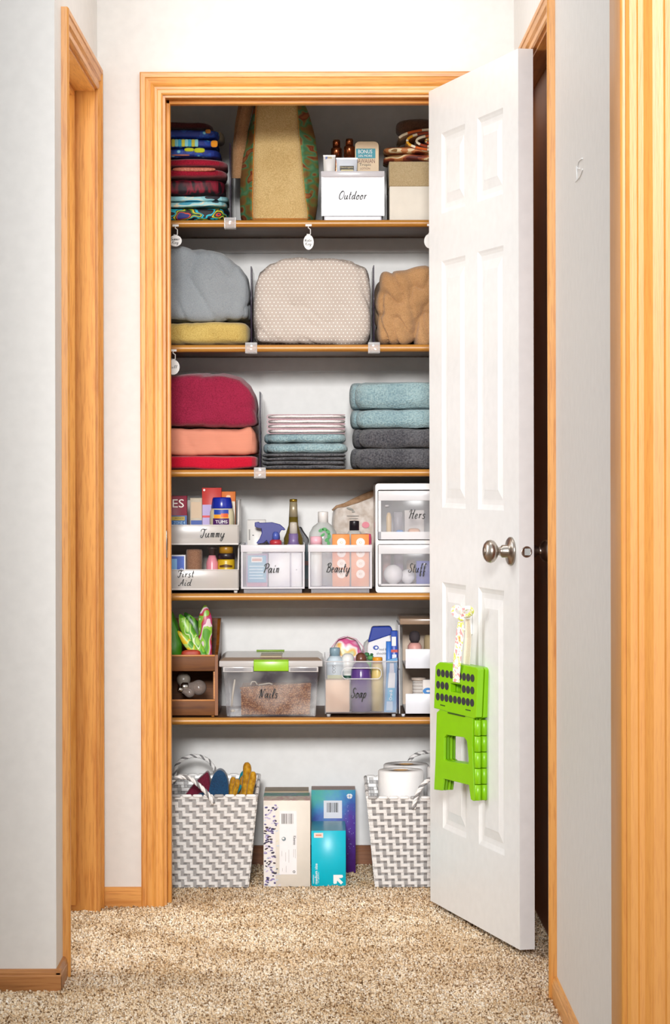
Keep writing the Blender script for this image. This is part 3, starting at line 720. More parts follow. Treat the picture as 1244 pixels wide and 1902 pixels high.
hangtag(326, 437, 458, [('Summer', .024), ('King', .018)], 0, 'oval white tag marked Summer King under the top shelf, beside the left jamb')
hangtag(573, 436, 464, [('Winter', .020), ('King', .017)], 0, 'oval white tag marked Winter King hanging under the middle of the top shelf')
hangtag(799, 434, 462, [('Queen', .020)] if 'Q' in G else [], 0, 'oval white tag under the top shelf, half hidden by the door')
hangtag(322, 668, 696, [('full', .022)], 1, 'oval white tag ending in ll under the second shelf by the left jamb')
# ================================================================ TOP SHELF
z = SZ[0]
PR_A = printed('tropic', [(0, '#16121a'), (.36, '#14101a'), (.42, '#1fb9cf'), (.47, '#181420'), (.50, '#d8c62c'), (.54, '#3f8f2c'), (.57, '#18131c'), (.61, '#d5461c'), (.66, '#1d2b7a')], 26, (1, 1, 1.6), bs=.3)
PR_B = printed('aqua', [(0, '#1c1a26'), (.36, '#8fc9d2'), (.47, '#a9dde0'), (.55, '#f0e2c4'), (.585, '#a4d8de'), (.64, '#3d9db8')], 24, (.7, 1, 2.2), bs=.3)
PR_C = printed('plaid', [(0, '#1a0a12'), (.45, '#22101c'), (.5, '#5c1020'), (.58, '#8a1430'), (.66, '#1c0c16')], 40, (1.3, 1, .35), bs=.3, interp='LINEAR')
CRI = fabric('#b01c38', '#7d0f22', 420, .5, 8)
PR_D = printed('dots', [(0, '#8fd0e0'), (.16, '#2f7fc4'), (.24, '#1f49a6'), (.5, '#1c3288')], 42, kind='dots', bs=.4)
o, zt = cloth('beach_towel', 'black folded beach towel with bright tropical print at the bottom of its stack', 'towel', 248, 424, 385, z, PR_A, amp=.004, seed=3, group='beach towels on the top shelf')
o, zt = cloth('beach_towel', 'pale aqua folded beach towel with cream and black print', 'towel', 250, 420, 362, zt+.0003, PR_B, layers=2, amp=.004, seed=5, jit=.004, group='beach towels on the top shelf')
o, zt = cloth('beach_towel', 'dark maroon and black plaid folded towel in the top shelf stack', 'towel', 250, 415, 331, zt+.0003, PR_C, k=5, amp=.003, seed=8, group='beach towels on the top shelf')
o, zt = cloth('beach_towel', 'crimson folded towel with an orange inner edge', 'towel', 250, 419, 293, zt+.0003, CRI, layers=2, k=4, amp=.004, seed=12, jit=.002, group='beach towels on the top shelf')
zc = zt
o, zt = cloth('beach_towel', 'bright blue spotted beach towel with aqua, yellow and orange patches', 'towel', 250, 405, 238, zt+.0003, PR_D, layers=3, k=5, amp=.003, seed=15, jit=.004, group='beach towels on the top shelf')
b = MB()
def patch(x0, x1, y0, y1, hx, k=3, n=8):
    X0, X1, Z1, Z0 = Bx(x0, y0, x1, y1, 7.10); b.soft(X0, X1, 7.1035, 7.112, Z0, Z1, fabric(hx, None, 420, .3), k=k, n=n, amp=.0006, flatb=False)
for i, c in enumerate(('#c9c24a', '#7cc4cf', '#3f9fc6', '#c9c24a', '#8cd0d6', '#4aa9cc', '#c7bf48', '#8cd0d6')): patch(318+i*6.2, 324.5+i*6.2, 258, 272, c, 8, 6)
patch(342, 360, 274, 281, '#c6cf2e'); patch(360, 380, 274, 283, '#c6cf2e'); patch(391, 404, 260, 273, '#e8952a'); patch(381, 391, 239, 247, '#c98438'); patch(318, 352, 286, 289, '#b9716a')
b.build('appliques', o, weld=False)
o, zt2 = cloth('beach_towel', 'dark maroon cloth folded flat on top of the beach towels', 'towel', 250, 392, 225, zt+.0003, fabric('#5c2a2a', '#3a171b', 420, .4), k=5, seed=18, Y0=7.13, group='beach towels on the top shelf')
X0, X1, Z1, Z0 = Bx(390, 243, 414, 263, 7.2)
b = MB(); b.soft(X0-.03, X1, 7.17, 7.33, Z0, Z1, fabric('#a8946c', '#82704e'), k=4, amp=.003); tag(b.build('beach_towel'), 'khaki folded towel end sticking out behind the blue spotted towel', 'towel', 'beach towels on the top shelf')
b = MB(); X0, X1, Z1, Z0 = Bx(320, 309, 400, 318, 7.10); b.soft(X0, X1, 7.1, 7.112, Z0, Z1-.002, printed('orange_edge', [(.4, '#c06a4e'), (.55, '#d88a70')], 300), k=3, n=10, amp=.001, flatb=False)
tag(b.build('towel_edging'), 'orange knitted edging showing in the fold of the crimson towel', 'edging')
# jute tote
JUTE = fabric('#dcc18a', '#bf9f66', 380, .8, 9, fold=.0); BOT = printed('tote', [(0, '#6a3c1e'), (.36, '#8a6434'), (.43, '#7a7c3c'), (.48, '#4c7f54'), (.53, '#5f9468'), (.565, '#96703a'), (.61, '#7c2c1c'), (.66, '#a8683a')], 15, (1, 1, 2.6), bs=.4, interp='LINEAR')  # BOT: side print muted, with the shade on the sides mixed into its colours
tt = thing('jute_tote', 'tan jute tote bag with green and orange printed sides on the top shelf', 'tote bag', (PX(520, 408, 7.11), 7.11, z))
zs = [(410, 470, 571, 452, 582), (396, 469, 571, 447, 586), (370, 469, 567, 446, 590), (330, 470, 563, 447, 592), (290, 471, 559, 451, 591), (250, 473, 555, 458, 585), (210, 475, 552, 468, 575), (170, 478, 549, 474, 560), (140, 480, 545, 478, 550)]
lev = []
for py, xl, xr, bl, br in zs:
    q = max(PZ(520, py, 7.11), z+.0008)
    Yf = 7.112
    L = [(PX(xl, py, Yf), Yf), (PX((xl+xr)/2, py, Yf), Yf-.003), (PX(xr, py, Yf), Yf), (PX(br, py, 7.2)*.995, 7.17), (PX(br-1, py, 7.3), 7.27), (PX(xr, py, 7.38), 7.385), (PX(xl, py, 7.38), 7.385), (PX(bl+1, py, 7.3), 7.27), (PX(bl, py, 7.2), 7.17)]
    lev.append([Vector((x_, y_, q)) for x_, y_ in L])
def lpt(j, i):
    return lev[j][i % 9]
def tote_grid(i0, i1, m, nm, off=0):
    b = MB(); nu = (i1-i0)*4; nv = (len(lev)-1)*3
    def fn(u, v):
        a = i0+(i1-i0)*u; c = v*(len(lev)-1); j = min(int(c), len(lev)-2); t = c-j; i = min(int(a), i1-1); w_ = a-i
        p = (lpt(j, i).lerp(lpt(j, i+1), w_)).lerp(lpt(j+1, i).lerp(lpt(j+1, i+1), w_), t)
        return p+noise.noise_vector(p*14)*.0022*(1 if 0 < v else 0)
    b.grid(fn, nu, nv, m); o = b.build(nm, tt); o.modifiers.new('s', 'SOLIDIFY').thickness = .0015; return o
tote_grid(0, 2, JUTE, 'gusset'); tote_grid(2, 5, BOT, 'side_panel'); tote_grid(5, 6, JUTE, 'gusset'); tote_grid(6, 9, BOT, 'side_panel')
b = MB(); TR = fabric('#cf8c3c', '#b06c28')
b.tube([(PX(470, 409, 7.108), 7.107, z+.003), (PX(571, 409, 7.108), 7.107, z+.003)], .003, TR, 8); 
b.tube([(PX(470, 409, 7.108), 7.109, z+.002)]+[(p[0].x-.0005, 7.109, p[0].z) for p in lev[1:]], .0016, TR, 6)
b.tube([(PX(571, 409, 7.108), 7.109, z+.002)]+[(p[2].x+.0005, 7.109, p[2].z) for p in lev[1:]], .0014, fabric('#a9a45c', '#c07a34'), 6); b.build('trim_piping', tt)
b = MB(); STR = fabric('#b98f68', '#a07650', 380, .4)
def strap(pts, wpx, Y):
    n = len(pts); L = [P(x-wpx/2, y, Y+.01*i) for i, (x, y) in enumerate(pts)]; R_ = [P(x+wpx/2, y, Y+.01*i) for i, (x, y) in enumerate(pts)]
    th = Vector((0, .003, 0)); v = L+R_+[p+th for p in L]+[p+th for p in R_]
    b.add(v, [[i, i+1, n+i+1, n+i] for i in range(n-1)]+[[2*n+i, 3*n+i, 3*n+i+1, 2*n+i+1] for i in range(n-1)]+[[i, 2*n+i, 2*n+i+1, i+1] for i in range(n-1)]+[[n+i, n+i+1, 3*n+i+1, 3*n+i] for i in range(n-1)]+[[n-1, 2*n-1, 4*n-1, 3*n-1]], STR, True)
strap([(467, 150), (461, 190), (452, 230), (446, 270), (443, 305), (441, 331)], 21, 7.135); strap([(462, 150), (453, 190), (446, 230), (441, 280), (440, 325)], 19, 7.16); b.build('handle', tt, weld=False)
# "Outdoor" bin
MILK = clear('#e4e1e8', .60, .25); MILKR = clear('#efedf2', .74, .2); 
def drawer_bin(label, x0, x1, yt, shelf, word, Y0=7.112, dep=.26, op=None, wordpos=None, name='storage_bin'):
    z = SZ[shelf]; M1 = op or MILK
    X0, X1, Z1, _ = Bx(x0, yt, x1, yt, Y0); t = thing(name, label, 'bin', ((X0+X1)/2, Y0, z), 'frosted storage bins')
    zb = z+.013; b = MB(); ih = .004
    b.box(X0+ih, X1-ih, Y0, Y0+.002, zb, Z1-.001, M1); b.box(X0+ih, X1-ih, Y0+dep-.002, Y0+dep, zb, Z1-.001, M1)
    b.box(X0+ih, X0+ih+.002, Y0+.002, Y0+dep-.002, zb, Z1-.001, M1); b.box(X1-ih-.002, X1-ih, Y0+.002, Y0+dep-.002, zb, Z1-.001, M1)
    b.box(X0+ih, X1-ih, Y0, Y0+dep, zb, zb+.002, M1); b.build('bin_body', t)
    b = MB(); rh = (13 if shelf else 11)*Y0/F
    b.box(X0, X1, Y0-.004, Y0, Z1-rh, Z1, MILKR, .001); b.box(X0, X0+.004, Y0, Y0+dep, Z1-rh, Z1, MILKR); b.box(X1-.004, X1, Y0, Y0+dep, Z1-rh, Z1, MILKR); b.box(X0, X1, Y0+dep, Y0+dep+.003, Z1-rh, Z1, MILKR)
    b.build('rim', t)
    b = MB(); b.box(X0+.001, X0+.005, Y0-.003, Y0+.004, zb, Z1-rh, MILKR); b.box(X1-.005, X1-.001, Y0-.003, Y0+.004, zb, Z1-rh, MILKR); b.box(X0+.001, X1-.001, Y0-.003, Y0+.002, zb-.0015, zb+.0025, MILKR); b.build('edge_ribs', t)
    b = MB(); b.box(X0+.008, X1-.008, Y0+.004, Y0+.007, z+.0003, zb-.001, M1); b.box(X0+.008, X0+.011, Y0+.004, Y0+dep-.01, z+.0003, zb-.001, M1); b.box(X1-.011, X1-.008, Y0+.004, Y0+dep-.01, z+.0003, zb-.001, M1); b.build('base_skirt', t)
    if word:
        w, (wx0, wx1, wy) = word, wordpos; b = MB()
        xx0 = PX(wx0, wy, Y0-.005); xx1 = PX(wx1, wy, Y0-.005); script(b, w, xx0, PZ(wx0, wy, Y0-.005), Y0-.0042 if shelf == 9 else Y0-.0006, 15.5*Y0/F if shelf == 0 else 17*Y0/F, xx1-xx0)
        b.build('lettering', t)
    return t
drawer_bin('frosted white bin lettered Outdoor on the top shelf', 596, 714, 318, 0, 'Outdoor', wordpos=(628, 681, 370))
zi = SZ[0]+.0155
COP = plain('#a8613c', .22, .9)
for cx, y1, y0, Y, lb in ((625, 260, 271, 7.22, 'copper capped spray bottle with the shorter neck, left in the Outdoor bin'), (649, 258, 268, 7.20, 'taller copper capped spray bottle next to the beige sunscreen bottle')):
    bottle('spray_bottle', lb, cx, Y, zi, [('body', [(10, 400), (10.5, 398), (10.5, y0+28), (10, y0+24)], COP), ('collar', [(10, y0+24), (10, y0+6), (9, y0+4)], COP), ('nozzle', [(7, y0+4), (7, y1+3), (6, y1), (0, y1)], COP)], group='copper spray bottles in the Outdoor bin')
SUN = plain('#d9b886', .4)
X0, X1, Z1, _ = Bx(659, 264, 703, 264, 7.19); t = thing('sunscreen_bottle', 'beige sunscreen bottle with a teal BONUS banner in the Outdoor bin', 'bottle', ((X0+X1)/2, 7.19, zi))
b = MB(); rr_ = rrect(X0, X1, zi, Z1, .012, 5); b.prism([rr_], xz(7.175), (0, .035, 0), SUN); b.build('body', t, bevel=.004)
b = MB(); TEAL = plain('#1f97a8', .5); BRN = plain('#6e2a1a', .5); WH = plain('#f7f7f5', .45)
Yl = 7.1745
def qd(x0, y0, x1, y1, m, dy=0):
    a0, a1, c1, c0 = Bx(x0, y0, x1, y1, Yl); quad(b, a0, a1, c0, c1, Yl-dy, m)
qd(661, 276, 697, 294, TEAL)
def ty(text, cx, cy, w, h, m, Y=None, rot=0, dy=.0003, bold=0.0):
    Y = Y or Yl; p = P(cx, cy, Y); typed(b, text, p.x, p.z, Y-dy, w*Y/F, h*Y/F, m, rot, bold)
ty('BONUS', 678, 281.5, 26, 7, WH); ty('20% MORE', 678, 289.5, 26, 4, WH); ty('HAWAIIAN', 678, 299, 36, 8, BRN); ty('Tropic', 678, 306.5, 22, 6.5, INK); ty('LOTION', 678, 313, 18, 3.5, BRN); b.build('printed_label', t)
def tubepack(name, label, x0, x1, y0, Y, zi, m, art, x0b=None, x1b=None):
    X0, X1, Z1, _ = Bx(x0, y0, x1, y0, Y); t = thing(name, label, 'tube', ((X0+X1)/2, Y, zi)); cx = (X0+X1)/2; hw = (X1-X0)/2
    b = MB(); n = 10
    def fn(u, v):
        a = 2*PI*u; th = .0008+.013*(1-v)**.7; w_ = hw*(.80+.20*v); return Vector((cx+w_*math.copysign(abs(math.cos(a))**.7, math.cos(a)), Y+.014-th*math.sin(a), zi+.014+(Z1-zi-.014)*v))
    b.grid(fn, 24, 10, m); b.box(X0, X1, Y+.0125, Y+.0155, Z1-.004, Z1, m); b.build('tube_body', t)
    MB().lathe(cx, Y+.014, zi, [(hw*.6, 0), (hw*.62, .014)], WH, 20).build('cap', t)
    return t
t = tubepack('lotion_tube', 'white squeeze tube with a navy corner at the left of the Outdoor bin', 600, 623, 287, 7.15, zi, plain('#ece8e4', .35), None)
b = MB(); Yl = 7.1615
a_ = P(604, 291, Yl); c_ = P(608.5, 291, Yl); d_ = P(605, 305, Yl); b.add([(a_.x, Yl, a_.z), (c_.x, Yl, c_.z), (d_.x, Yl, d_.z)], [[0, 1, 2]], plain('#1b3f93', .4)); qd(608, 291, 616, 306, plain('#cbb48a', .5)); b.build('printed_label', t)
t = tubepack('lotion_tube', 'white and pale blue squeeze tube with a dark name label in the Outdoor bin', 624, 664, 292, 7.128, zi, plain('#dfe6f0', .3), None)
b = MB(); Yl = 7.124; qd(631, 308, 657, 314, plain('#35301f', .5)); ty('Neutrogena', 644, 311, 23, 4, plain('#d8c89a', .5), dy=.0004); qd(633, 315, 656, 317.5, plain('#e9dca8', .5)); b.build('printed_label', t)
# fabric box with tablecloths
LIN = fabric('#c9b48e', '#b39c74', 500, .6); CRMB = plain('#efe8da', .7, bs=.1)
Y = 7.12; X0, X1, Z1, _ = Bx(723, 300, 868, 300, Y); zm = PZ(760, 346, Y)
t = thing('fabric_box', 'storage box with a beige linen band over a cream lower half', 'box', ((X0+X1)/2, Y, z))
b = MB(); b.box(X0, X1, Y, Y+.25, z, zm, CRMB, .002); b.build('lower_wall', t); b = MB(); b.box(X0-.001, X1+.001, Y-.001, Y+.251, zm, Z1, LIN, .002); b.build('linen_band', t)
STR1 = printed('autumn', [(0, '#7a2c18'), (.36, '#c4562a'), (.43, '#f0e2c8'), (.50, '#e0992c'), (.56, '#f3ead6'), (.61, '#9c3a20'), (.67, '#6a6a30')], 22, (.35, .35, 3.4), bs=.3)
STR2 = printed('russet', [(0, '#5a2018'), (.38, '#8c4028'), (.47, '#c47c48'), (.54, '#ecd6ac'), (.62, '#8a6436')], 26, (.6, .6, 1.8), bs=.3)
o, zt = cloth('table_linen', 'russet and cream crumpled table linen lying on the linen box', 'table linen', 715, 868, 268, Z1+.0015, STR2, Y0=7.125, Y1=7.34, layers=2, k=3.6, amp=.007, seed=31, jit=.006, group='table linens on the linen box')
# rolled cloth: spiral cross-section drawn by concentric strips
cxp, czp = PX(800, 255, 7.12), PZ(800, 262, 7.12)
b = MB(); NS = 90
sp = []
for i in range(NS):
    a = PI*.2+i/NS*2*PI*3.4; q = i/NS; rx = (.012+.068*q); rz2 = .004+.027*q
    sp.append((cxp+.012+rx*math.cos(a)*1.25, czp+rz2*math.sin(a)+.002))
n = len(sp); dd = .0030
cols = [fabric('#f6e8cc', None, 400, .3), fabric('#d8662c', None, 400, .3), fabric('#efae34', None, 400, .3), fabric('#a04428', None, 400, .3)]
for i in range(n-1):
    (x0, z0_), (x1, z1_) = sp[i], sp[i+1]; dx, dz = x1-x0, z1_-z0_; l = math.hypot(dx, dz); nx, nz = -dz/l*dd, dx/l*dd
    m = cols[(i//3*7+i//9) % 4]; m2 = cols[0]
    v = [(x0-nx, 7.122, z0_-nz), (x1-nx, 7.122, z1_-nz), (x1+nx, 7.122, z1_+nz), (x0+nx, 7.122, z0_+nz)]; v2 = [(p[0], 7.33, p[2]) for p in v]
    b.add(v+v2, [[0, 1, 2, 3]], m2 if i % 3 == 0 else m); b.add(v+v2, [[3, 2, 6, 7], [1, 0, 4, 5], [7, 6, 5, 4]], m)
o = b.build('table_linen', weld=False); tag(o, 'orange, cream and gold striped cloth rolled up on top of the russet linen', 'table linen', 'table linens on the linen box')
X0, X1, Z1, Z0 = Bx(736, 226, 870, 246, 7.24); b = MB(); b.soft(X0, X1, 7.18, 7.36, Z0-.012, Z1+.004, fabric('#7d5a44', '#5c3f30'), k=3.5, amp=.004, flatb=False); tag(b.build('table_linen'), 'dark brown folded cloth behind and above the orange striped roll', 'table linen', 'table linens on the linen box')
# ================================================================ SECOND SHELF
z = SZ[1]
o, zt = cloth('blanket', 'mustard yellow folded blanket under the grey-blue comforter', 'blanket', 240, 463, 597, z, fabric('#cfb56a', '#b09048', 420, .35, 7, fold=2.5), k=7, kz=5, amp=.004, seed=40, n=40, wr=.005, wf=8)
tp = sil([(240, 470), (300, 460), (330, 456), (370, 459), (410, 470), (440, 487), (455, 505), (462, 530)], 7.105)
o, _ = cloth('comforter', 'grey-blue folded comforter on top of the mustard blanket', 'comforter', 240, 463, 456, zt+.0003, fabric('#989ea2', '#838a90', 500, .55, 5, fold=5, rough=.8), k=9, kz=9, amp=.005, seed=43, top=tp, n=60, fr=7, wr=.011, wf=7)
DOTF = None
m, nt, bb = newmat('dotted_cotton'); co = coords(nt, (1, 1, 1)); tc = N(nt, 'ShaderNodeSeparateXYZ'); nt.links.new(co, tc.inputs[0])
def mth(op, a, c=None, v=None):
    q = N(nt, 'ShaderNodeMath', operation=op); nt.links.new(a, q.inputs[0])
    if c is not None: nt.links.new(c, q.inputs[1])
    if v is not None: q.inputs[1].default_value = v
    return q.outputs[0]
PI_ = .0105
rowf = mth('MULTIPLY', tc.outputs[2], v=1/(PI_*.86)); row = mth('FLOOR', rowf); fz = mth('SUBTRACT', mth('FRACT', rowf), v=.5)
half = mth('MULTIPLY', row, v=.5); xf = mth('ADD', mth('MULTIPLY', tc.outputs[0], v=1/PI_), half); fx = mth('SUBTRACT', mth('FRACT', xf), v=.5)
d2 = mth('ADD', mth('POWER', mth('ABSOLUTE', fx), v=2.0), mth('POWER', mth('ABSOLUTE', mth('MULTIPLY', fz, v=.86)), v=2.0))
dots = mth('LESS_THAN', d2, v=.022)
r = N(nt, 'ShaderNodeMix', data_type='RGBA'); nt.links.new(dots, r.inputs[0]); r.inputs[6].default_value = lin('#bfb3a9'); r.inputs[7].default_value = lin('#f6f2ec')
nt.links.new(r.outputs[2], bb.inputs['Base Color']); bb.inputs['Roughness'].default_value = .9
cw = coords(nt, (1, .5, 1.6), (0, .5, .3)); bump(nt, bb, noisen(nt, cw, 11, 3), .5, .012)
tp = sil([(470, 545), (472, 515), (480, 497), (500, 486), (530, 478), (570, 475), (620, 478), (655, 484), (680, 492), (686, 505), (688, 540)], 7.105)
o, _ = cloth('comforter', 'greige comforter with small white dots between two clear dividers', 'comforter', 471, 688, 475, z, m, k=10, kz=10, amp=.006, seed=50, top=tp, n=60, fr=8, wr=.007, wf=8)
tp = sil([(700, 512), (712, 506), (725, 508), (745, 502), (770, 499), (800, 498), (850, 502), (890, 520)], 7.105)
o, _ = cloth('sheet_bundle', 'tan creased sheet bundle on the second shelf, partly behind the door', 'sheet bundle', 703, 890, 498, z, fabric('#c59a6c', '#a97d50', 500, .9, 5, fold=10, rough=.75), k=8, kz=8, amp=.009, seed=57, top=tp, n=70, fr=8, wr=.024, wf=8, wdir=(1.3, .5, .6))
# ================================================================ THIRD SHELF
z = SZ[2]
o, zt = cloth('bed_linen', 'bright red folded linen at the bottom of the crimson stack', 'bed linen', 240, 478, 847, z, fabric('#cc1634', '#b00c28', 500, .3, 7, fold=2), k=7, amp=.003, seed=60, n=20, group='red and coral bedding')
tp = sil([(240, 793), (320, 795), (400, 797), (445, 797), (465, 790), (474, 800), (478, 815)], 7.105)
o, zt = cloth('bed_linen', 'coral fine-striped folded sheet between the bright red and crimson linen', 'bed linen', 240, 478, 795, zt+.0003, stripes('coral', '#e09a80', '#d88268', 150, 'z', .9), k=8, amp=.004, seed=63, n=40, top=tp, wr=.004,  group='red and coral bedding')
tp = sil([(240, 700), (318, 696), (370, 692), (410, 693), (445, 700), (462, 712), (473, 728), (478, 748)], 7.105)
o, _ = cloth('comforter', 'dark pink puffed folded comforter topping the coral and red linen', 'comforter', 240, 478, 692, zt+.001, fabric('#9c2444', '#7c1632', 380, .6, 6, fold=4), k=8, kz=8, amp=.005, seed=66, top=tp, n=50, fr=8, wr=.006, wf=7)
TB = fabric('#a3bec2', '#7896a0', 240, 1.8, 12, fold=1.5); TG = fabric('#66666a', '#37373e', 240, 1.9, 12, fold=1.5); TW = stripes('whitepink', '#f4f0f0', '#cfb3ba', 18, 'z', .95, .28)
def folded(name, label, x0, x1, y0, z0, m, n_, Y0=7.11, seed=0, group=None, fold_l=True, amp=.0022, y1=7.34):
    X0, X1 = PX(x0, y0, Y0), PX(x1, y0, Y0); Z1 = PZ((x0+x1)/2, y0, Y0); b = MB(); h = (Z1-z0)/n_; rr = random.Random(seed)
    for i in range(n_):
        j = rr.uniform(-.003, .003); b.soft(X0+j, X1+rr.uniform(-.002, .002), Y0+rr.uniform(0, .004), y1, z0+i*h+.0002, z0+(i+1)*h-.0001, m, k=9, kz=3.2, n=16, amp=amp, fr=16, seed=seed+i)
    # scalloped folds standing out behind the left side
    for i in range(n_):
        b.soft(X0-.012, X0+.03, Y0+.05, y1, z0+i*h, z0+(i+1)*h, m, k=4, kz=2.6, n=8, amp=.001, seed=seed+9+i)
    o = b.build(name); tag(o, label, 'towel', group); return Z1
zt = folded('hand_towel', 'dark grey folded hand towel, bottom of the middle stack', 494, 641, 856, z, TG, 2, seed=1, group='hand towels in the middle stack')
zt = folded('hand_towel', 'dark grey folded hand towel under the light blue hand towels', 494, 641, 842, zt, TG, 2, seed=2, group='hand towels in the middle stack')
zt = folded('hand_towel', 'light blue folded hand towel resting on the dark grey hand towels', 496, 645, 823, zt, TB, 1, seed=3, amp=.003, group='hand towels in the middle stack')
zt = folded('hand_towel', 'light blue folded hand towel under the white ones', 497, 643, 805, zt, TB, 1, seed=4, amp=.003, group='hand towels in the middle stack')
WHT = fabric('#f4f0ef', '#e2dada', 300, .9); PNK = fabric('#c9a8b0', '#b8949e', 300, .6)
for lb, yt in (('white pink-edged folded hand towel resting on the light blue hand towels', 787), ('white pink-edged folded hand towel topping the middle stack', 769)):
    Y0 = 7.11; X0, X1 = PX(497, yt, Y0), PX(641, yt, Y0); Z1 = PZ(570, yt, Y0); b = MB(); h = Z1-zt; r = h*.25
    for lv, (za, zb_) in enumerate(((zt, zt+h*.5), (zt+h*.5, Z1))):
        zc_ = (za+zb_)/2; hh_ = (zb_-za)/2
        out = [(X1, zc_+hh_), (X0+hh_, zc_+hh_)]+[(X0+hh_-hh_*1.3*math.sin(PI*i/8), zc_+hh_*math.cos(PI*i/8)) for i in range(1, 8)]+[(X0+hh_, zc_-hh_), (X1, zc_-hh_)]
        out = [(x_, z_+.0012*math.sin(x_*60+lv)) for x_, z_ in out]
        # ribbon of cloth folded back on itself: outline tube flattened in depth
        for k_ in range(len(out)-1):
            pass
        b.soft(X0, X1, Y0+.002, 7.34, za+.0005, zb_-.0002, WHT, k=9, kz=3, n=14, amp=.0016, fr=15, seed=71+lv)
        b.tube([(x_, Y0+.0035, z_*1.0) for x_, z_ in [(q_[0], zc_+(q_[1]-zc_)*.86) for q_ in out]], .0012, PNK, 6)
    o = b.build('hand_towel'); tag(o, lb, 'towel', 'hand towels in the middle stack'); zt = Z1
zt = folded('bath_towel', 'dark grey thick bath towel, bottom of the right stack', 660, 852, 833, z, TG, 1, seed=21, amp=.004, group='bath towels in the right stack')
zt = folded('bath_towel', 'dark grey thick bath towel under the blue bath towels', 664, 852, 796, zt, TG, 1, seed=22, amp=.004, group='bath towels in the right stack')
zt = folded('bath_towel', 'blue thick bath towel resting on the dark grey bath towels', 660, 852, 760, zt, TB, 1, seed=23, amp=.004, group='bath towels in the right stack')
zt = folded('bath_towel', 'blue thick bath towel topping the right stack', 658, 852, 709, zt, TB, 1, seed=27, amp=.005, group='bath towels in the right stack')
# ================================================================ FOURTH SHELF: Tummy / First Aid trays
z = SZ[3]; zg = z+.001
def Zp(py, Y): return PZ(595, py, Y)
TRAY = clear('#d9d3cd', .60, .25); TRAYR = clear('#eeeae6', .75, .2)
def trayset(name, label, xa, xb, yb, tiers, shelf, words, Y0=7.112, dep=.24, side='r', mat=None, mr=None):
    """two stacked open-front trays; tiers = [(lip top, lip bottom, upper back y)]"""
    z = SZ[shelf]; m1 = mat or TRAY; m2 = mr or TRAYR; X0, X1 = PX(xa, 1050, Y0), PX(xb, 1050, Y0); sx = PX(0, 0, 7.1)*0
    t = thing(name, label, 'tray set', ((X0+X1)/2, Y0, z))
    for k, (lt, lb, bt) in enumerate(tiers):
        zl, zb_, zt_ = Zp(lt, Y0), max(Zp(lb, Y0), z+.006), Zp(bt, Y0+.05)
        b = MB(); b.box(X0, X1, Y0, Y0+.0025, zb_, zl, m1, .001); b.box(X0, X1, Y0-.0015, Y0+.003, zb_-.002, zb_+.002, m2); b.build('front_lip', t)
        b = MB(); b.box(X0, X1, Y0+.002, Y0+dep, zb_, zb_+.002, m1); b.build('tray_floor', t)
        for xs_ in (X0, X1-.0025):
            b = MB(); prof = [(Y0, zb_), (Y0, zl), (Y0+.045, zt_), (Y0+dep, zt_), (Y0+dep, zb_)]
            b.prism([prof], lambda a, c, q=xs_: Vector((q, a, c)), (.0025, 0, 0), m1); b.build('side_wall', t)
        b = MB(); b.box(X0+.0025, X1-.0025, Y0+dep-.002, Y0+dep, zb_+.002, zt_, m1); b.build('back_wall', t)
        b = MB(); b.tube([(X1-.001, Y0, zl), (X1-.001, Y0+.045, zt_), (X1-.001, Y0+dep, zt_)], .0022, m2, 6); b.tube([(X0, Y0, zl), (X1, Y0, zl)], .0014, m2, 6); b.build('rim_edge', t)
    for xx in (X0+.01, X1-.008):
        for yy in (Y0+.006, Y0+dep-.01): MB().lathe(xx, yy, z+.0003, [(.004, 0), (.005, .002), (.005, .006)], m2, 12).build('foot', t)
    for (w, wx0, wx1, wy, sz) in words:
        b = MB(); script(b, w, PX(wx0, wy, Y0), PZ(wx0, wy, Y0), Y0-.0021, sz*Y0/F, PX(wx1, wy, Y0)-PX(wx0, wy, Y0)); b.build('lettering', t)
    return t
trayset('tiered_tray', 'frosted two-tier tray set lettered Tummy above and First Aid below', 240, 443, 1099, [(975, 1010, 930), (1058, 1094, 1014)], 3, [('Tummy', 371, 418, 998, 15.5), ('First', 329, 361, 1072, 13), ('Aid', 331, 356, 1088, 12.5)])
Y0 = 7.112; f1 = max(Zp(1010, Y0), 0)+.0030; f2 = z+.0090
def art_rolaids(a, X0, X1, Z0, Z1, Y):
    quad(a, X0, X1, Zp(1000, Y), Zp(957, Y), Y, plain('#2b5f9a', .5)); quad(a, X0, X1-.006, Zp(966, Y), Zp(959, Y), Y-.0003, plain('#b9a03a', .5))
    p = P(331, 935, Y); typed(a, 'ES', p.x, p.z, Y-.0004, .030, .022, plain('#f3efe9', .5)); p = P(333, 971, Y); typed(a, 'ZONE 4', p.x, p.z, Y-.0004, .030, .008, plain('#9cc4e4', .5)); p = P(333, 962.5, Y); typed(a, 'ANTACID', p.x, p.z, Y-.0005, .024, .004, plain('#3a2a10', .5))
carton('medicine_pouch', 'maroon and blue medicine pouch ending in ES, left in the Tummy tray', 285, 921, 347, 7.135, f1, .03, plain('#7d1230', .4), art_rolaids, 'pouch')
def art_beige(a, X0, X1, Z0, Z1, Y): quad(a, X0+.002, X1, Zp(1000, Y), Zp(966, Y), Y, plain('#2c4fa0', .5)); quad(a, X0+.003, X1-.002, Zp(962, Y), Zp(932, Y), Y, plain('#cdb394', .5))
carton('medicine_carton', 'beige medicine carton with a blue lower band in the Tummy tray', 353, 925, 375, 7.16, f1, .05, plain('#c9bda8', .5), art_beige, group=None)
def art_red(a, X0, X1, Z0, Z1, Y): quad(a, X0+.001, X1-.012, Zp(1000, Y), Zp(937, Y), Y, plain('#b7a7d6', .5)); quad(a, X0+.001, X1-.012, Zp(961, Y), Zp(957, Y), Y-.0003, plain('#d8434a', .5)); disc(a, X0+.006, Z1-.006, .003, .003, Y-.0003, plain('#f0e0dc'))
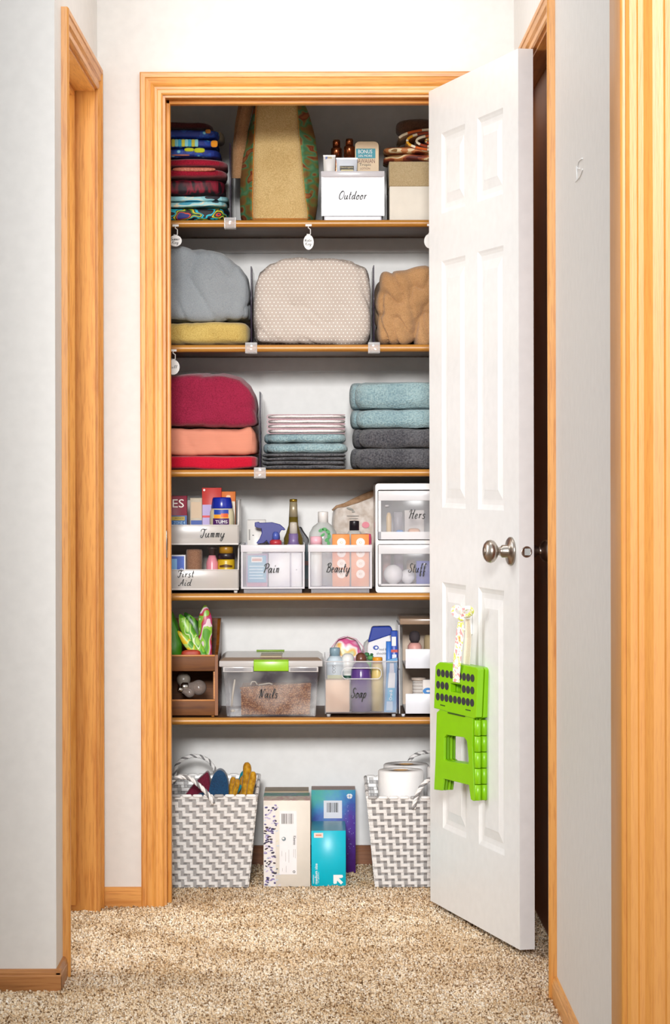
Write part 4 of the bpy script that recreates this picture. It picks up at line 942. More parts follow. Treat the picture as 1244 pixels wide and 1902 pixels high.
carton('medicine_carton', 'tall red medicine carton with a lilac panel behind the blue-capped jar', 375, 906, 411, 7.18, f1, .05, plain('#c9403a', .45), art_red)
def art_or(a, X0, X1, Z0, Z1, Y): quad(a, X0+.001, X1-.001, Zp(1000, Y), Zp(931, Y), Y, plain('#ece2cf', .5)); disc(a, (X0+X1)/2, Zp(922, Y), .006, .004, Y-.0003, plain('#f3c49a'))
carton('medicine_carton', 'orange and cream medicine carton at the right of the Tummy tray', 411, 913, 437, 7.20, f1, .05, plain('#dd7c3c', .45), art_or)
BLU = plain('#12299a', .25); CL1 = plain('#d8cfae', .25)
t = bottle('antacid_jar', 'antacid tablet jar with a blue cap lettered TUMS in the Tummy tray', 412, 7.150, f1, [('jar_body', [(22, 1006), (22.5, 1000), (23, 965), (22, 950), (19.5, 944)], CL1), ('screw_cap', [(19.5, 944), (20, 942), (17.5, 926), (16, 923.5), (0, 923)], BLU)])
b = MB(); Yr = 7.150; rad = 23.2*Yr/F; xc = PX(412, 960, Yr)
def wrap(m, x0, x1, y0, y1, off=.0004):
    def fn(u, v):
        px = x0+(x1-x0)*u; xx = (px-412)*Yr/F; q = math.sqrt(max((rad+off)**2-xx*xx, 0)); return Vector((xc+xx, Yr-q, Zp(y1+(y0-y1)*v, Yr)))
    b.grid(fn, 10, 2, m)
wrap(plain('#2446a8', .4), 398, 425, 946, 957); wrap(plain('#e8a02a', .4), 398, 425, 955, 965, .0006); wrap(plain('#d9602c', .4), 411, 424, 953, 960, .0008); wrap(plain('#4a1f5c', .4), 396, 426, 962, 976, .0009)
typed(b, 'TUMS', xc, Zp(968.5, Yr), 0, .032, .0082, WH, fn=lambda a, c: Vector((a, Yr-math.sqrt(max((rad+.0016)**2-(a-xc)**2, 0)), c))); b.build('printed_label', t)
def art_bl(a, X0, X1, Z0, Z1, Y): quad(a, X0+.002, X1-.003, Z0, Z1-.003, Y, plain('#2a55b8', .4)); quad(a, X0+.004, X1-.022, Z0, Z1-.010, Y-.0003, plain('#7fb4e6', .4)); typed(a, 'BAND', X1-.010, (Z0+Z1)/2, Y-.0004, .022, .008, WH, PI/2)
carton('bandage_box', 'white-edged blue bandage box at the left of the First Aid tray', 290, 1031, 344, 7.130, f2, .05, plain('#e6ebf2', .4), art_bl)
bottle('bandage_roll', 'tan elastic bandage roll in the First Aid tray', 361, 7.19, f2, [('roll', [(14, 1092), (15, 1088), (15, 1024), (14, 1020), (5, 1019), (0, 1021)], fabric('#a47c62', '#87604a'))], 'bandage roll')
bottle('lotion_bottle', 'pink lotion bottle with a dark cap in the First Aid tray', 394, 7.155, f2, [('body', [(10, 1092), (11, 1088), (11, 1045), (8, 1036), (6, 1031)], plain('#dc8a98', .3)), ('cap', [(6, 1031), (6, 1020), (8, 1019), (8, 1016), (0, 1015.5)], plain('#3c3230', .4))])
t = bottle('supplement_jar', 'amber supplement jar with black cap band and yellow label in the First Aid tray', 420, 7.160, f2, [('jar_body', [(15, 1092), (16, 1089), (16, 1041), (15, 1038)], plain('#cda91f', .35)), ('cap', [(16, 1038), (16, 1028), (15, 1027)], plain('#231a22', .35)), ('cap_top', [(13, 1028), (13, 1016), (12, 1014.5), (0, 1014)], plain('#a87a1e', .35))])
b = MB(); xx = PX(420, 1050, 7.16); rr_ = 16.2*7.16/F
b.grid(lambda u, v: Vector((xx+(u-.5)*.034, 7.16-math.sqrt(rr_**2-((u-.5)*.034)**2)-.0004, Zp(1053-6*v*(1-.4*abs(u-.5)*2), 7.16))), 8, 2, plain('#5a3a14', .4)); b.build('printed_label', t)
# ---------------------------------------------------------------- Pain bin and its contents
FROST = clear('#e9e6f2', .20, .22); 
drawer_bin('frosted bin lettered Pain between the Tummy trays and the Beauty bin', 447, 566, 1012, 3, 'Pain', op=FROST, wordpos=(488, 519, 1064))
zi = z+.0160
carton('white_carton', 'white upright carton with tiny print behind the blue spray trigger', 459, 966, 493, 7.24, zi, .05, plain('#e9e5df', .4), lambda a, X0, X1, Z0, Z1, Y: (quad(a, X0+.004, X0+.008, Zp(1003, Y), Zp(983, Y), Y, plain('#9a9690', .5)), disc(a, X0+.016, Zp(994, Y), .0025, .0012, Y, INK)))
# trigger spray
SPB = plain('#1f2280', .25); t = thing('trigger_spray', 'spray bottle with a deep blue trigger head in the Pain bin', 'spray bottle', (PX(500, 1000, 7.2), 7.2, zi))
MB().lathe(PX(496, 1000, 7.2), 7.2, zi, [(.024, 0), (.026, .003), (.026, .06), (.014, .078), (.012, Zp(1012, 7.2)-zi)], clear('#cfd8e8', .35), 24).build('bottle_body', t)
o_ = [(473, 970), (480, 969), (482, 971), (505, 970), (520, 974), (528, 981), (530, 984), (527, 985), (523, 984), (519, 990), (520, 1000), (516, 1010), (500, 1011), (495, 1004), (490, 1008), (478, 1010), (476, 1008), (482, 1000), (486, 990), (485, 981), (478, 980), (473, 978)]
b = MB(); b.prism([[(PX(x_, y_, 7.19), Zp(y_, 7.19)) for x_, y_ in o_]], xz(7.188), (0, .024, 0), SPB); b.build('trigger_head', t, bevel=.003)
bottle('dropper_bottle', 'small bottle with a blue nozzle over a red collar in the Pain bin', 512, 7.15, zi, [('body', [(11, 1090), (11, 1011)], plain('#d8d3dd', .3)), ('collar', [(11.5, 1012), (11, 1005), (8, 1002)], plain('#b5323c', .35)), ('nozzle', [(6.5, 1003), (6, 992), (4, 988), (0, 987)], plain('#4a5cae', .3))])
GLD = plain('#9a7a22', .25, .6)
t = bottle('oil_bottle', 'tall gold-necked bottle with a diagonal silver band standing in the Pain bin', 545, 7.25, zi, [('body', [(17, 1090), (18, 1086), (18, 1000), (14, 990), (9, 975), (8.3, 960)], plain('#6a5a22', .25)), ('neck', [(8.3, 960), (7.6, 945), (7.0, 932)], plain('#b6a98c', .3, .3)), ('cap', [(7.2, 932), (7.2, 928), (6.6, 927), (0, 926.5)], GLD)])
bottle('clear_cap_bottle', 'bottle with a clear cap over a purple ribbed collar in the Pain bin', 545, 7.17, zi, [('body', [(12, 1090), (12, 1011)], plain('#e6dfee', .3)), ('collar', [(11, 1012), (9, 1004), (8.6, 991)], plain('#7d6a9a', .35)), ('cap', [(7.6, 991), (6.6, 974), (6, 970), (0, 969.5)], clear('#e9e2d6', .5))])
BLK = plain('#17151c', .35)
b = MB(); o_ = [(528, 1012), (530, 1000), (545, 985), (556, 978), (560, 979), (563, 986), (573, 1000), (574, 1088), (528, 1088)]
tt_ = thing('dark_bottle', 'black and dark teal bottle behind and between the Pain and Beauty bins', 'bottle', (PX(566, 1090, 7.39), 7.39, z))
b.prism([[(PX(x_, y_, 7.39), max(Zp(y_, 7.39), z+.0005) if y_ < 1080 else z+.0005) for x_, y_ in o_]], xz(7.385), (0, .04, 0), BLK); b.build('body', tt_, bevel=.004)
b = MB(); quad(b, PX(560, 1000, 7.384), PX(573, 1000, 7.384), Zp(1075, 7.384), Zp(1012, 7.384), 7.384, plain('#0d3a44', .4)); quad(b, PX(560, 1000, 7.384), PX(573, 1000, 7.384), Zp(1050, 7.384), Zp(1042, 7.384), 7.3836, plain('#6a3020', .4)); b.build('printed_label', tt_)
def art_teal(a, X0, X1, Z0, Z1, Y):
    quad(a, X0+.004, X1-.004, Z0+.012, Z1-.004, Y, plain('#4f9fbe', .5)); quad(a, X0+.014, X1-.014, Z1-.022, Z1-.008, Y-.0003, plain('#f4efe9', .5)); quad(a, X0+.016, X1-.016, Z1-.019, Z1-.012, Y-.0005, plain('#cf8a72', .5))
    for i in range(5): quad(a, X0+.008, X1-.010-.003*(i % 2), Z1-.034-.008*i, Z1-.0315-.008*i, Y-.0003, plain('#cfe7f0', .5))
    quad(a, X0+.002, X1-.002, Z0+.001, Z0+.010, Y, plain('#b87a8c', .5))
carton('medicine_carton', 'teal and pink medicine carton seen through the left of the Pain bin', 457, 1029, 497, 7.125, zi, .03, plain('#a58fae', .5), art_teal)
carton('medicine_carton', 'plain white carton in the middle of the Pain bin', 499, 1027, 538, 7.125, zi, .04, plain('#f2f0f2', .5))
carton('medicine_carton', 'narrow white carton at the right of the Pain bin', 541, 1027, 560, 7.125, zi, .035, plain('#f4f2f4', .5), lambda a, X0, X1, Z0, Z1, Y: disc(a, (X0+X1)/2, (Z0+Z1)/2, .0015, .0015, Y, plain('#8a8a94')))
# ---------------------------------------------------------------- Beauty bin
drawer_bin('frosted bin lettered Beauty right of the Pain bin', 572, 691, 1012, 3, 'Beauty', op=FROST, wordpos=(605, 650, 1063))
CB = clear('#dfe3df', .40, .08)
t = bottle('micellar_bottle', 'clear round-shouldered bottle with a white cap and green leaf print in the Beauty bin', 600, 7.23, zi, [('body', [(24, 1090), (26, 1086), (26.5, 1000), (25, 989), (19, 978), (10, 971), (9, 969)], CB), ('cap', [(9.5, 970), (9.5, 952), (9, 950.5), (0, 950)], plain('#f3f0ec', .35))])
b = MB(); Yr = 7.23-.0385
for (cx, cy, rx, ry, rt) in ((596, 985, 5, 3, .4), (603, 983, 5, 3, -.2), (609, 988, 5, 3.5, -.9), (611, 996, 3.5, 5, 0), (607, 1003, 4.5, 3.5, .6), (599, 994, 5, 2.5, .7), (610, 1009, 3, 4, 0)):
    p = P(cx, cy, Yr); disc(b, p.x, p.z, rx*Yr/F, ry*Yr/F, Yr-.0004, plain('#3e9c4c', .5), 12, rt)
b.build('leaf_print', t)
bottle('lotion_bottle', 'white bottle with a pale pink band at the left of the Beauty bin', 587, 7.16, zi, [('body', [(10, 1090), (11, 1086), (11, 1011)], plain('#eef0ec', .35)), ('band', [(11, 1012), (10.8, 996.5), (0, 996)], plain('#efb7c4', .35))])
def art_circ(a, X0, X1, Z0, Z1, Y):
    for k_ in range(4):
        zc_ = Z1-.0215-.028*k_; disc(a, (X0+X1)/2+.0012, zc_, .0115, .0115, Y, plain('#f6efe6', .5)); disc(a, (X0+X1)/2+.0012, zc_, .004, .003, Y-.0003, plain('#d9b79a', .5)); disc(a, (X0+X1)/2+.0016, zc_, .0024, .0017, Y-.0006, plain('#f6efe6', .5))
for (xa, xb, lb) in ((617, 649, 'left orange carton with round white logos in the Beauty bin'), (652, 685, 'right orange carton with round white logos in the Beauty bin')):
    carton('cosmetic_carton', lb, xa, 992.5, xb, 7.128, zi, .036, plain('#ef9350', .5), art_circ, group='orange cartons in the Beauty bin', topm=plain('#b86a14', .5))
bottle('toner_bottle', 'clear bottle with a black cap behind the orange cartons', 658, 7.20, zi, [('body', [(13, 1090), (14, 1086), (14, 995), (12, 988), (8, 985)], CB), ('cap', [(9, 985), (9, 969), (8.6, 967.5), (0, 967)], BLK)])
bottle('lotion_bottle', 'pink bottle showing behind the right orange carton', 681, 7.21, zi, [('body', [(8, 1090), (9, 1086), (9, 1000), (8, 992), (0, 991)], plain('#e05a80', .35))])
# plastic bag behind
BAG = fabric('#d8cdc3', '#bfae9f', 60, .3, 9, rough=.4, fold=4)
tb = thing('plastic_bag', 'crumpled white plastic bag with brown folds behind the Beauty bin', 'plastic bag', (PX(656, 1090, 7.40), 7.40, z))
tp = sil([(617, 946), (622, 940), (640, 936), (660, 926), (680, 920), (698, 914), (704, 914)], 7.385)
b = MB(); X0, X1 = PX(617, 980, 7.385), PX(704, 980, 7.385); b.soft(X0, X1, 7.385, 7.443, z+.0005, Zp(914, 7.385), BAG, k=7, amp=.0035, fr=22, top=tp, n=26); b.build('bag_body', tb)
b = MB(); TAN = fabric('#b59272', '#9b7858', 80, .3, 9, fold=3); b.tube([P(617, 948, 7.392), P(625, 941, 7.39), P(640, 938, 7.386), P(662, 929, 7.386), P(684, 920, 7.388), P(700, 912, 7.39)], [.003, .004, .006, .009, .010, .008], TAN, 10, flat=.5); b.build('folded_top', tb)
b = MB(); Yr = 7.3805
for (cx, cy, rx, ry, hx, rt) in ((650, 945, 7, 2, '#8d8a80', -.3), (656, 950, 3, 1.5, '#a09c92', 0), (655, 958, 12, .8, '#a09890', 0), (657, 963, 9, .7, '#a09890', 0), (679, 975, 7, 6, '#e0808e', 0)):
    p = P(cx, cy, Yr); disc(b, p.x, p.z, rx*Yr/F, ry*Yr/F, Yr, plain(hx, .5), 14, rt)
b.build('bag_print', tb)
# ---------------------------------------------------------------- two-drawer unit
Y0 = 7.108; X0, X1, ZT_, _ = Bx(697, 898, 884, 898, Y0); DWT = plain('#f3f1ef', .3); DRW = clear('#eceaf2', .14, .15); DRR = clear('#f6f5f8', .72, .2)
t = thing('drawer_unit', 'white plastic unit of two clear drawers lettered Hers and Stuff', 'drawer unit', ((X0+X1)/2, Y0, z))
out = rrect(X0, X1, z+.0005, ZT_, .008, 5); za, zb_, zc_, zd = Zp(910, Y0), Zp(1004, Y0), Zp(1010, Y0), Zp(1088, Y0)
zc_ = Zp(1011, Y0)
h1 = rrect(X0+.006, X1-.006, Zp(1004, Y0), za, .004, 3); h2 = rrect(X0+.006, X1-.006, Zp(1090, Y0), zc_, .004, 3)
b = MB(); b.prism([out, h1, h2], xz(Y0), (0, .31, 0), DWT); b.build('frame', t, bevel=.0015)
b = MB(); b.box(X0+.006, X1-.006, Y0+.308, Y0+.31, z+.01, ZT_-.01, DWT); b.build('back_panel', t)
for (yt, yb_, w, wx0, wx1, wy, y2, y3, nm) in ((912, 1002, 'Hers', 758, 790, 963, 930, 988, 0), (1012, 1088, 'Stuff', 757, 790, 1063, 1029, 1085, 1)):
    zt_, zq = Zp(yt, Y0), Zp(yb_, Y0)
    b = MB(); a0, a1 = X0+.0075, X1-.0075
    b.box(a0, a1, Y0-.004, Y0-.002, zq, zt_, DRW, .001); b.box(a0, a1, Y0-.002, Y0+.29, zq, zq+.002, DRW); b.box(a0, a0+.002, Y0-.002, Y0+.29, zq, zt_-.012, DRW); b.box(a1-.002, a1, Y0-.002, Y0+.29, zq, zt_-.012, DRW); b.box(a0, a1, Y0+.288, Y0+.29, zq, zt_-.012, DRW)
    d = b.build('drawer', t)
    b = MB(); b.box(a0, a1, Y0-.0055, Y0-.004, Zp(y2, Y0), zt_, DRR, .0006); b.box(a0, a0+.007, Y0-.0055, Y0-.004, zq, Zp(y2, Y0), DRR); b.box(a1-.007, a1, Y0-.0055, Y0-.004, zq, Zp(y2, Y0), DRR); b.box(a0, a1, Y0-.0055, Y0-.004, zq, Zp(y3, Y0), DRR); b.build('drawer_frame', d)
    if nm == 0:
        b = MB(); b.tube([(a0+.018, Y0-.0062, Zp(940, Y0)), (a0+.028, Y0-.0062, Zp(940, Y0))], .003, plain('#b9b7ba', .4), 8); b.build('round_mark', d)
    b = MB(); script(b, w, PX(wx0, wy, Y0), PZ(wx0, wy, Y0), Y0-.0066, 16.5*Y0/F, PX(wx1, wy, Y0)-PX(wx0, wy, Y0)); b.build('lettering', d)
zh = Zp(1002, Y0)+.0025; zs_ = z+.0115+.0028
zs_ = max(zs_, Zp(1088, Y0)+.0025)
bottle('small_bottle', 'small peach and yellow bottle in the Hers drawer', 722, 7.15, zh, [('body', [(4.5, 999), (5, 997), (5, 960), (3, 953), (0, 952)], plain('#ecc98e', .4))])
carton('small_carton', 'grey carton in the Hers drawer', 731, 951, 747, 7.16, zh, .03, plain('#8f8c92', .4))
b = MB(); p = P(743, 985, 7.14); b.soft(p.x-.012, p.x+.010, 7.13, 7.15, zh, zh+.022, plain('#3f8fdc', .4), k=3, n=6, amp=.001); tag(b.build('small_packet'), 'small bright blue packet in the Hers drawer', 'packet')
b = MB(); p = P(769, 985, 7.14); b.soft(p.x-.017, p.x+.017, 7.13, 7.17, zh, zh+.026, plain('#eeb08a', .5), k=3, n=8, amp=.001); tag(b.build('small_packet'), 'peach packet in the Hers drawer', 'packet')
b = MB(); p = P(766, 960, 7.22); b.box(p.x-.022, p.x+.03, 7.2, 7.23, zh, Zp(948, 7.2), plain('#d9cfc8', .5)); tag(b.build('small_carton'), 'pale carton behind the peach packet in the Hers drawer', 'box')
for (cx, r_, Y, lb) in ((730, 18, 7.15, 'larger white round ball sponge in the Stuff drawer'), (757, 13.5, 7.17, 'smaller white round ball sponge in the Stuff drawer')):
    b = MB(); rr_ = r_*Y/F; xx = PX(cx, 1066, Y); b.lathe(xx, Y, zs_, [(rr_*.35, 0)]+[(rr_*math.sin(a_), rr_-rr_*math.cos(a_)) for a_ in [PI*k_/12 for k_ in range(2, 12)]]+[(0, 2*rr_)], plain('#f6f2f2', .6), 24); tag(b.build('round_sponge'), lb, 'sponge', 'white round sponges')
t = carton('blue_carton', 'dark blue carton with a small white ring in the Stuff drawer', 773, 1042, 812, 7.14, zs_, .03, plain('#4453b4', .4), lambda a, X0, X1, Z0, Z1, Y: (disc(a, PX(789, 1050, Y), Zp(1049, Y), .0035, .0035, Y, WH), disc(a, PX(789, 1050, Y), Zp(1049, Y), .0014, .0014, Y-.0003, plain('#4453b4'))))
for (cx, w_, y0, hx, lb) in ((718, 8, 1030, '#d9a6a2', 'pink tube standing at the back left of the Stuff drawer'), (740, 9, 1030, '#a98fb0', 'mauve tube standing behind the white sponges'), (763, 8, 1040, '#d8b99c', 'tan tube standing at the back of the Stuff drawer')):
    bottle('cosmetic_tube', lb, cx, 7.28, zs_, [('body', [(w_, 1086), (w_, y0+4), (w_-1, y0), (0, y0-.5)], plain(hx, .4))], 'tube', group='tubes in the Stuff drawer')
# ================================================================ LOWEST SHELF
z = SZ[4]
DW1 = wood('#74420f', '#542c08', 'x', .6, 1); DWE = wood('#c98440', '#a3642a', 'x', .4, 1); DWV = wood('#8c5016', '#68380c', 'z', .4)
Y0 = 7.115; t = thing('wooden_organizer', 'dark wooden two-tier organizer of open trays at the left of the lowest shelf', 'organizer', (PX(355, 1330, Y0), Y0, z))
X0, X1 = PX(235, 1280, Y0), PX(399, 1280, Y0)
for (yt, yb_, inner) in ((1216, 1246, 0), (1299, 1330, 0)):
    b = MB(); zt_, zq = Zp(yt, Y0), max(Zp(yb_, Y0), z+.004)
    b.box(X0, X1, Y0, Y0+.008, zq, zt_, DW1, .0008); b.build('tray_front', t); b = MB(); b.box(X0, X1, Y0-.0008, Y0+.0085, zt_-.004, zt_+.0002, DWE, .0008); b.build('front_edge', t)
    b = MB(); b.box(X0, X1, Y0+.008, Y0+.24, zq, zq+.006, DW1); b.build('tray_floor', t)
for xs_ in (X0-.008, X1):
    b = MB(); prof = [(Y0, z+.004), (Y0, Zp(1216, Y0)), (Y0+.10, Zp(1216, Y0)+.02), (Y0+.2, Zp(1149, Y0+.2)), (Y0+.25, Zp(1149, Y0+.2)), (Y0+.25, z+.004)]
    b.prism([prof], lambda a, c, q=xs_: Vector((q, a, c)), (.008, 0, 0), DWV); b.build('side_panel', t)
b = MB(); b.box(X1-.004, X1+.0002, Y0-.0006, Y0+.001, Zp(1298, Y0), Zp(1247, Y0), DWE); b.build('front_edge', t)
b = MB(); b.box(X0, X1, Y0+.235, Y0+.25, z+.004, Zp(1149, Y0+.2), DW1); b.build('back_panel', t)
for xx in (X0+.01, X1-.006):
    for yy in (Y0+.01, Y0+.23): MB().lathe(xx, yy, z+.0003, [(.004, 0), (.005, .004)], DWE, 12).build('foot', t)
LEAF = printed('leaf', [(0, '#2c6a1c'), (.38, '#4f9a22'), (.46, '#8cc83a'), (.53, '#dfe9b8'), (.57, '#5aa82a'), (.62, '#a8d45a')], 40, (1, 1, .5), rough=.35)
LEAF2 = printed('leafpink', [(0, '#5aa02a'), (.40, '#9ad048'), (.47, '#f0d8dc'), (.52, '#c2447a'), (.56, '#b83a2a'), (.60, '#86b83a'), (.66, '#d8e8c0')], 34, (1, 1, .5), rough=.35)
GRN = plain('#4fa01e', .4)
def packet(label, pts, w, m, Y, tagc=True, name='fabric_packet', thick=.5):
    """pts: pixel path from the top down"""
    pw = [P(x, y, Y) for x, y in pts]; n = len(pw)
    t = thing(name, label, 'packet', tuple(pw[-1]), 'green packets in the wooden organizer')
    rs = []
    for i in range(n):
        q = i/(n-1); rs.append(w*Y/F/2*(math.sin(PI*min(1, .12+q*2.2)/2) if q < .42 else 1-.35*(q-.42)))
    rs[0] *= .8
    MB().tube(pw, rs, m, 14, flat=thick).build('wrapped_cloth', t)
    if tagc:
        a, c = pw[-2], pw[-1]; xx = (a.x*.6+c.x*.4); zz = (a.z*.6+c.z*.4)
        b = MB(); b.box(xx-.005, xx+.003, Y-.024, Y-.022, zz-.016, zz+.018, plain('#efe6dc', .5)); b.build('paper_tag', t)
    return t
def ext(L, k=3):
    o = []
    for (a, c) in zip(L, L[1:]):
        for i in range(k): o.append((a[0]+(c[0]-a[0])*i/k, a[1]+(c[1]-a[1])*i/k))
    return o+[L[-1]]
packet('upright leaf and pink print wrapped packet, tallest in the wooden organizer', ext([(381, 1124), (381, 1150), (381, 1190), (384, 1234)]), 27, LEAF2, 7.20)
packet('leaning green leaf-print packet with a white tag in the wooden organizer', ext([(334, 1141), (345, 1165), (362, 1195), (384, 1235)]), 24, LEAF, 7.165)
packet('second dark green leaf-print packet leaning behind the first', ext([(343, 1138), (358, 1160), (372, 1190), (390, 1234)]), 24, printed('leafdark', [(0, '#234f16'), (.44, '#3d7d22'), (.54, '#6fae3c'), (.6, '#2c5c1a')], 40, (1, 1, .5), rough=.35), 7.235, tagc=False)
packet('yellow-tipped green packet lying lowest among the leaf-print packets', ext([(330, 1172), (345, 1190), (362, 1212), (375, 1234)]), 17, printed('leafyel', [(0, '#4f9a22'), (.42, '#8ec23a'), (.5, '#e6c62a'), (.56, '#b8dc6a'), (.62, '#4f9a22')], 34, (1, 1, .7), rough=.35), 7.145)
X0_, X1_, Z1, _ = Bx(270, 1136, 338, 1136, 7.18); b = MB(); b.soft(X0_, X1_, 7.165, 7.21, Zp(1234, 7.16), Z1, GRN, k=4, n=16, amp=.006, fr=18, flatb=False, top=sil([(270, 1140), (318, 1130), (326, 1150), (338, 1190)], 7.17)); tag(b.build('plastic_bag'), 'plain bright green bag at the far left of the wooden organizer', 'bag')
b = MB(); X0_, X1_, Z1, Z0 = Bx(336, 1206, 372, 1216, 7.14); b.soft(X0_, X1_, 7.126, 7.15, Z0-.01, Z1, plain('#b23a20', .5), k=3, n=8, amp=.002, flatb=False); tag(b.build('fabric_packet'), 'red packet just above the organizer front edge', 'packet')
# light bulbs
def bulb(label, px, py, r_, Y, ang, m):
    c = P(px, py, Y); R_ = r_*Y/F; dirv = Vector((math.cos(ang), -.25, math.sin(ang))).normalized(); Q = dirv.to_track_quat('Z', 'Y').to_matrix()
    t = thing('light_bulb', label, 'light bulb', tuple(c), 'light bulbs in the wooden organizer')
    pr = [(0, -R_)]+[(R_*math.sin(a_), -R_*math.cos(a_)) for a_ in [PI*k_/12 for k_ in range(1, 9)]]+[(R_*.62, R_*.95), (R_*.48, R_*1.5)]
    MB().lathe(c.x, c.y, c.z, pr, m, 24, R=Q).build('glass_globe', t)
    MB().lathe(c.x, c.y, c.z, [(R_*.5, R_*1.45), (R_*.56, R_*1.6), (R_*.5, R_*1.7), (R_*.56, R_*1.85), (R_*.5, R_*1.95), (R_*.54, R_*2.1), (R_*.3, R_*2.3), (.001, R_*2.35)], plain('#a9a49c', .25, 1), 18, R=Q).build('screw_base', t)
GL = clear('#9a8c84', .55, .1, spec=.9)
bulb('light bulb at the right of the organizer lower tray, its globe catching highlights', 369, 1277, 14.5, 7.16, PI*.97, GL)
bulb('frosted light bulb behind the others in the organizer lower tray', 341, 1262, 13, 7.20, -PI*.45, plain('#8f857a', .3))
bulb('light bulb lying at the front of the organizer lower tray', 352, 1286, 10, 7.145, PI*.9, GL)
# ---------------------------------------------------------------- clear latch box
Y0 = 7.112; CLR = clear('#6a6474', .26, .10, spec=.7); CLL = clear('#a68e78', .50, .15); RIMC = clear('#e4e0de', .7, .2)
t = thing('latch_box', 'clear lidded plastic box lettered Nails with a lime green latch', 'storage box', (PX(503, 1332, Y0), Y0, z))
xa, xb = PX(421, 1332, Y0), PX(586, 1332, Y0); xA, xB = PX(414, 1245, Y0), PX(591, 1245, Y0); zt_ = Zp(1240, Y0); dep = .27; z0_ = z+.0008
def taper(mb, y0b, y1b, y0t, y1t, m, t_=.002):
    v = [(xa, y0b, z0_), (xb, y0b, z0_), (xb, y1b, z0_), (xa, y1b, z0_), (xA, y0t, zt_), (xB, y0t, zt_), (xB, y1t, zt_), (xA, y1t, zt_)]
    mb.add(v, [[0, 1, 5, 4], [1, 2, 6, 5], [2, 3, 7, 6], [3, 0, 4, 7], [3, 2, 1, 0]], m)
b = MB(); taper(b, Y0+.006, Y0+dep-.006, Y0, Y0+dep, CLR); o = b.build('box_body', t, bevel=.003)
for (a0, a1) in ((414, 470), (536, 591)):
    b = MB(); X0_, X1_ = PX(a0, 1243, Y0), PX(a1, 1243, Y0); b.box(X0_, X1_, Y0-.004, Y0-.001, Zp(1248, Y0), Zp(1238, Y0), RIMC, .001)
    b.box(X0_+.004, X1_-.004, Y0-.0052, Y0-.004, Zp(1246, Y0), Zp(1240, Y0), CLR); b.build('side_clasp', t)
lx0, lx1 = PX(407, 1230, Y0), PX(599, 1230, Y0); zl = Zp(1227, Y0)
b = MB(); b.box(lx0, lx1, Y0-.006, Y0+dep+.006, Zp(1238, Y0), zl, RIMC, .002); ld = b.build('lid_rim', t)
b = MB(); v = [(lx0+.001, Y0-.004, zl), (lx1-.001, Y0-.004, zl), (lx1-.001, Y0+dep+.004, zl), (lx0+.001, Y0+dep+.004, zl), (lx0+.012, Y0+.012, zl+.008), (lx1-.012, Y0+.012, zl+.008), (lx1-.012, Y0+dep-.01, zl+.008), (lx0+.012, Y0+dep-.01, zl+.008)]
b.add(v, [[0, 1, 5, 4], [1, 2, 6, 5], [2, 3, 7, 6], [3, 0, 4, 7], [4, 5, 6, 7]], CLL); b.build('lid', t, bevel=.002)
LIME = plain('#9bd12c', .3)
X0_, X1_ = PX(471, 1235, Y0), PX(536, 1235, Y0)
b = MB(); b.box(X0_, X1_, Y0-.011, Y0-.006, Zp(1246, Y0), Zp(1227, Y0), LIME, .002); b.box(X0_, X1_, Y0-.011, Y0+.01, zl+.0005, zl+.003, LIME, .001); b.build('latch', t); b = MB(); b.box(PX(476, 1210, 7.36), PX(528, 1210, 7.36), 7.36, 7.386, zl+.0085, zl+.011, LIME, .001); b.build('latch', t)
b = MB(); b.box(PX(483, 1220, Y0), PX(523, 1220, Y0), Y0+.015, Y0+.16, zl+.008, zl+.0105, plain('#d0c2a4', .4), .001); b.build('handle', t)
b = MB(); script(b, 'Nails', PX(480, 1296, Y0), PZ(480, 1296, Y0), Y0-.0012, 16*Y0/F, 36*Y0/F); b.build('lettering', t)
# woven basket inside
WV = printed('seagrass', [(0, '#8a5a2e'), (.3, '#a06c3c'), (.5, '#b5804e'), (.75, '#cfa06c')], 420, (1, 1, 1), kind='cells', rough=.9)
b = MB(); Yw = 7.135; nx_, nz_ = 30, 13
bx0, bx1 = PX(445, 1300, Yw), PX(578, 1300, Yw); ztl, ztr = Zp(1276, Yw), Zp(1268, Yw); zf = z+.004
for j in range(nz_):
    for i in range(nx_):
        u0 = (i+((j % 2)*.5))/nx_; u1 = min(u0+1/nx_, 1.0)
        zz0 = zf+(ztl+(ztr-ztl)*u0-zf)*j/nz_; zz1 = zf+(ztl+(ztr-ztl)*u0-zf)*(j+1)/nz_; sk = .010*(1-j/nz_)
        a0 = bx0+sk+(bx1-bx0-sk*1.4)*u0; a1 = bx0+sk+(bx1-bx0-sk*1.4)*u1
        if a1-a0 > .001: b.add([(a0, Yw, zz0), (a1, Yw, zz0), (a1, Yw, zz1), (a0, Yw, zz1), ((a0+a1)/2, Yw-.0034, (zz0+zz1)/2)], [[0, 1, 4], [1, 2, 4], [2, 3, 4], [3, 0, 4]], WV)
b.box(bx0+.004, bx1-.004, Yw, Yw+.16, zf, ztl-.001, WV)
tag(b.build('woven_basket', weld=False), 'small brown woven basket inside the clear Nails box', 'basket')
b = MB(); IV = plain('#e6dcc8', .5)
b.tube([P(430, 1312, 7.128), P(432, 1290, 7.128), P(436, 1262, 7.13)], [.002, .003, .0022], IV, 8); b.lathe(*P(432, 1322, 7.130), [(.0055, 0), (.006, .004), (0, .0065)], IV, 14); tag(b.build('nail_file'), 'slim ivory manicure tool standing left of the brown woven basket', 'manicure tool')
b = MB(); b.tube([P(465, 1272, 7.16), P(468, 1266, 7.16), P(474, 1266, 7.16), P(478, 1272, 7.16)], .0018, IV, 8); b.tube([P(480, 1272, 7.17), P(500, 1269, 7.17), P(506, 1271, 7.17)], .002, IV, 8); tag(b.build('cord'), 'ivory cord poking over the rim of the brown woven basket', 'cord')
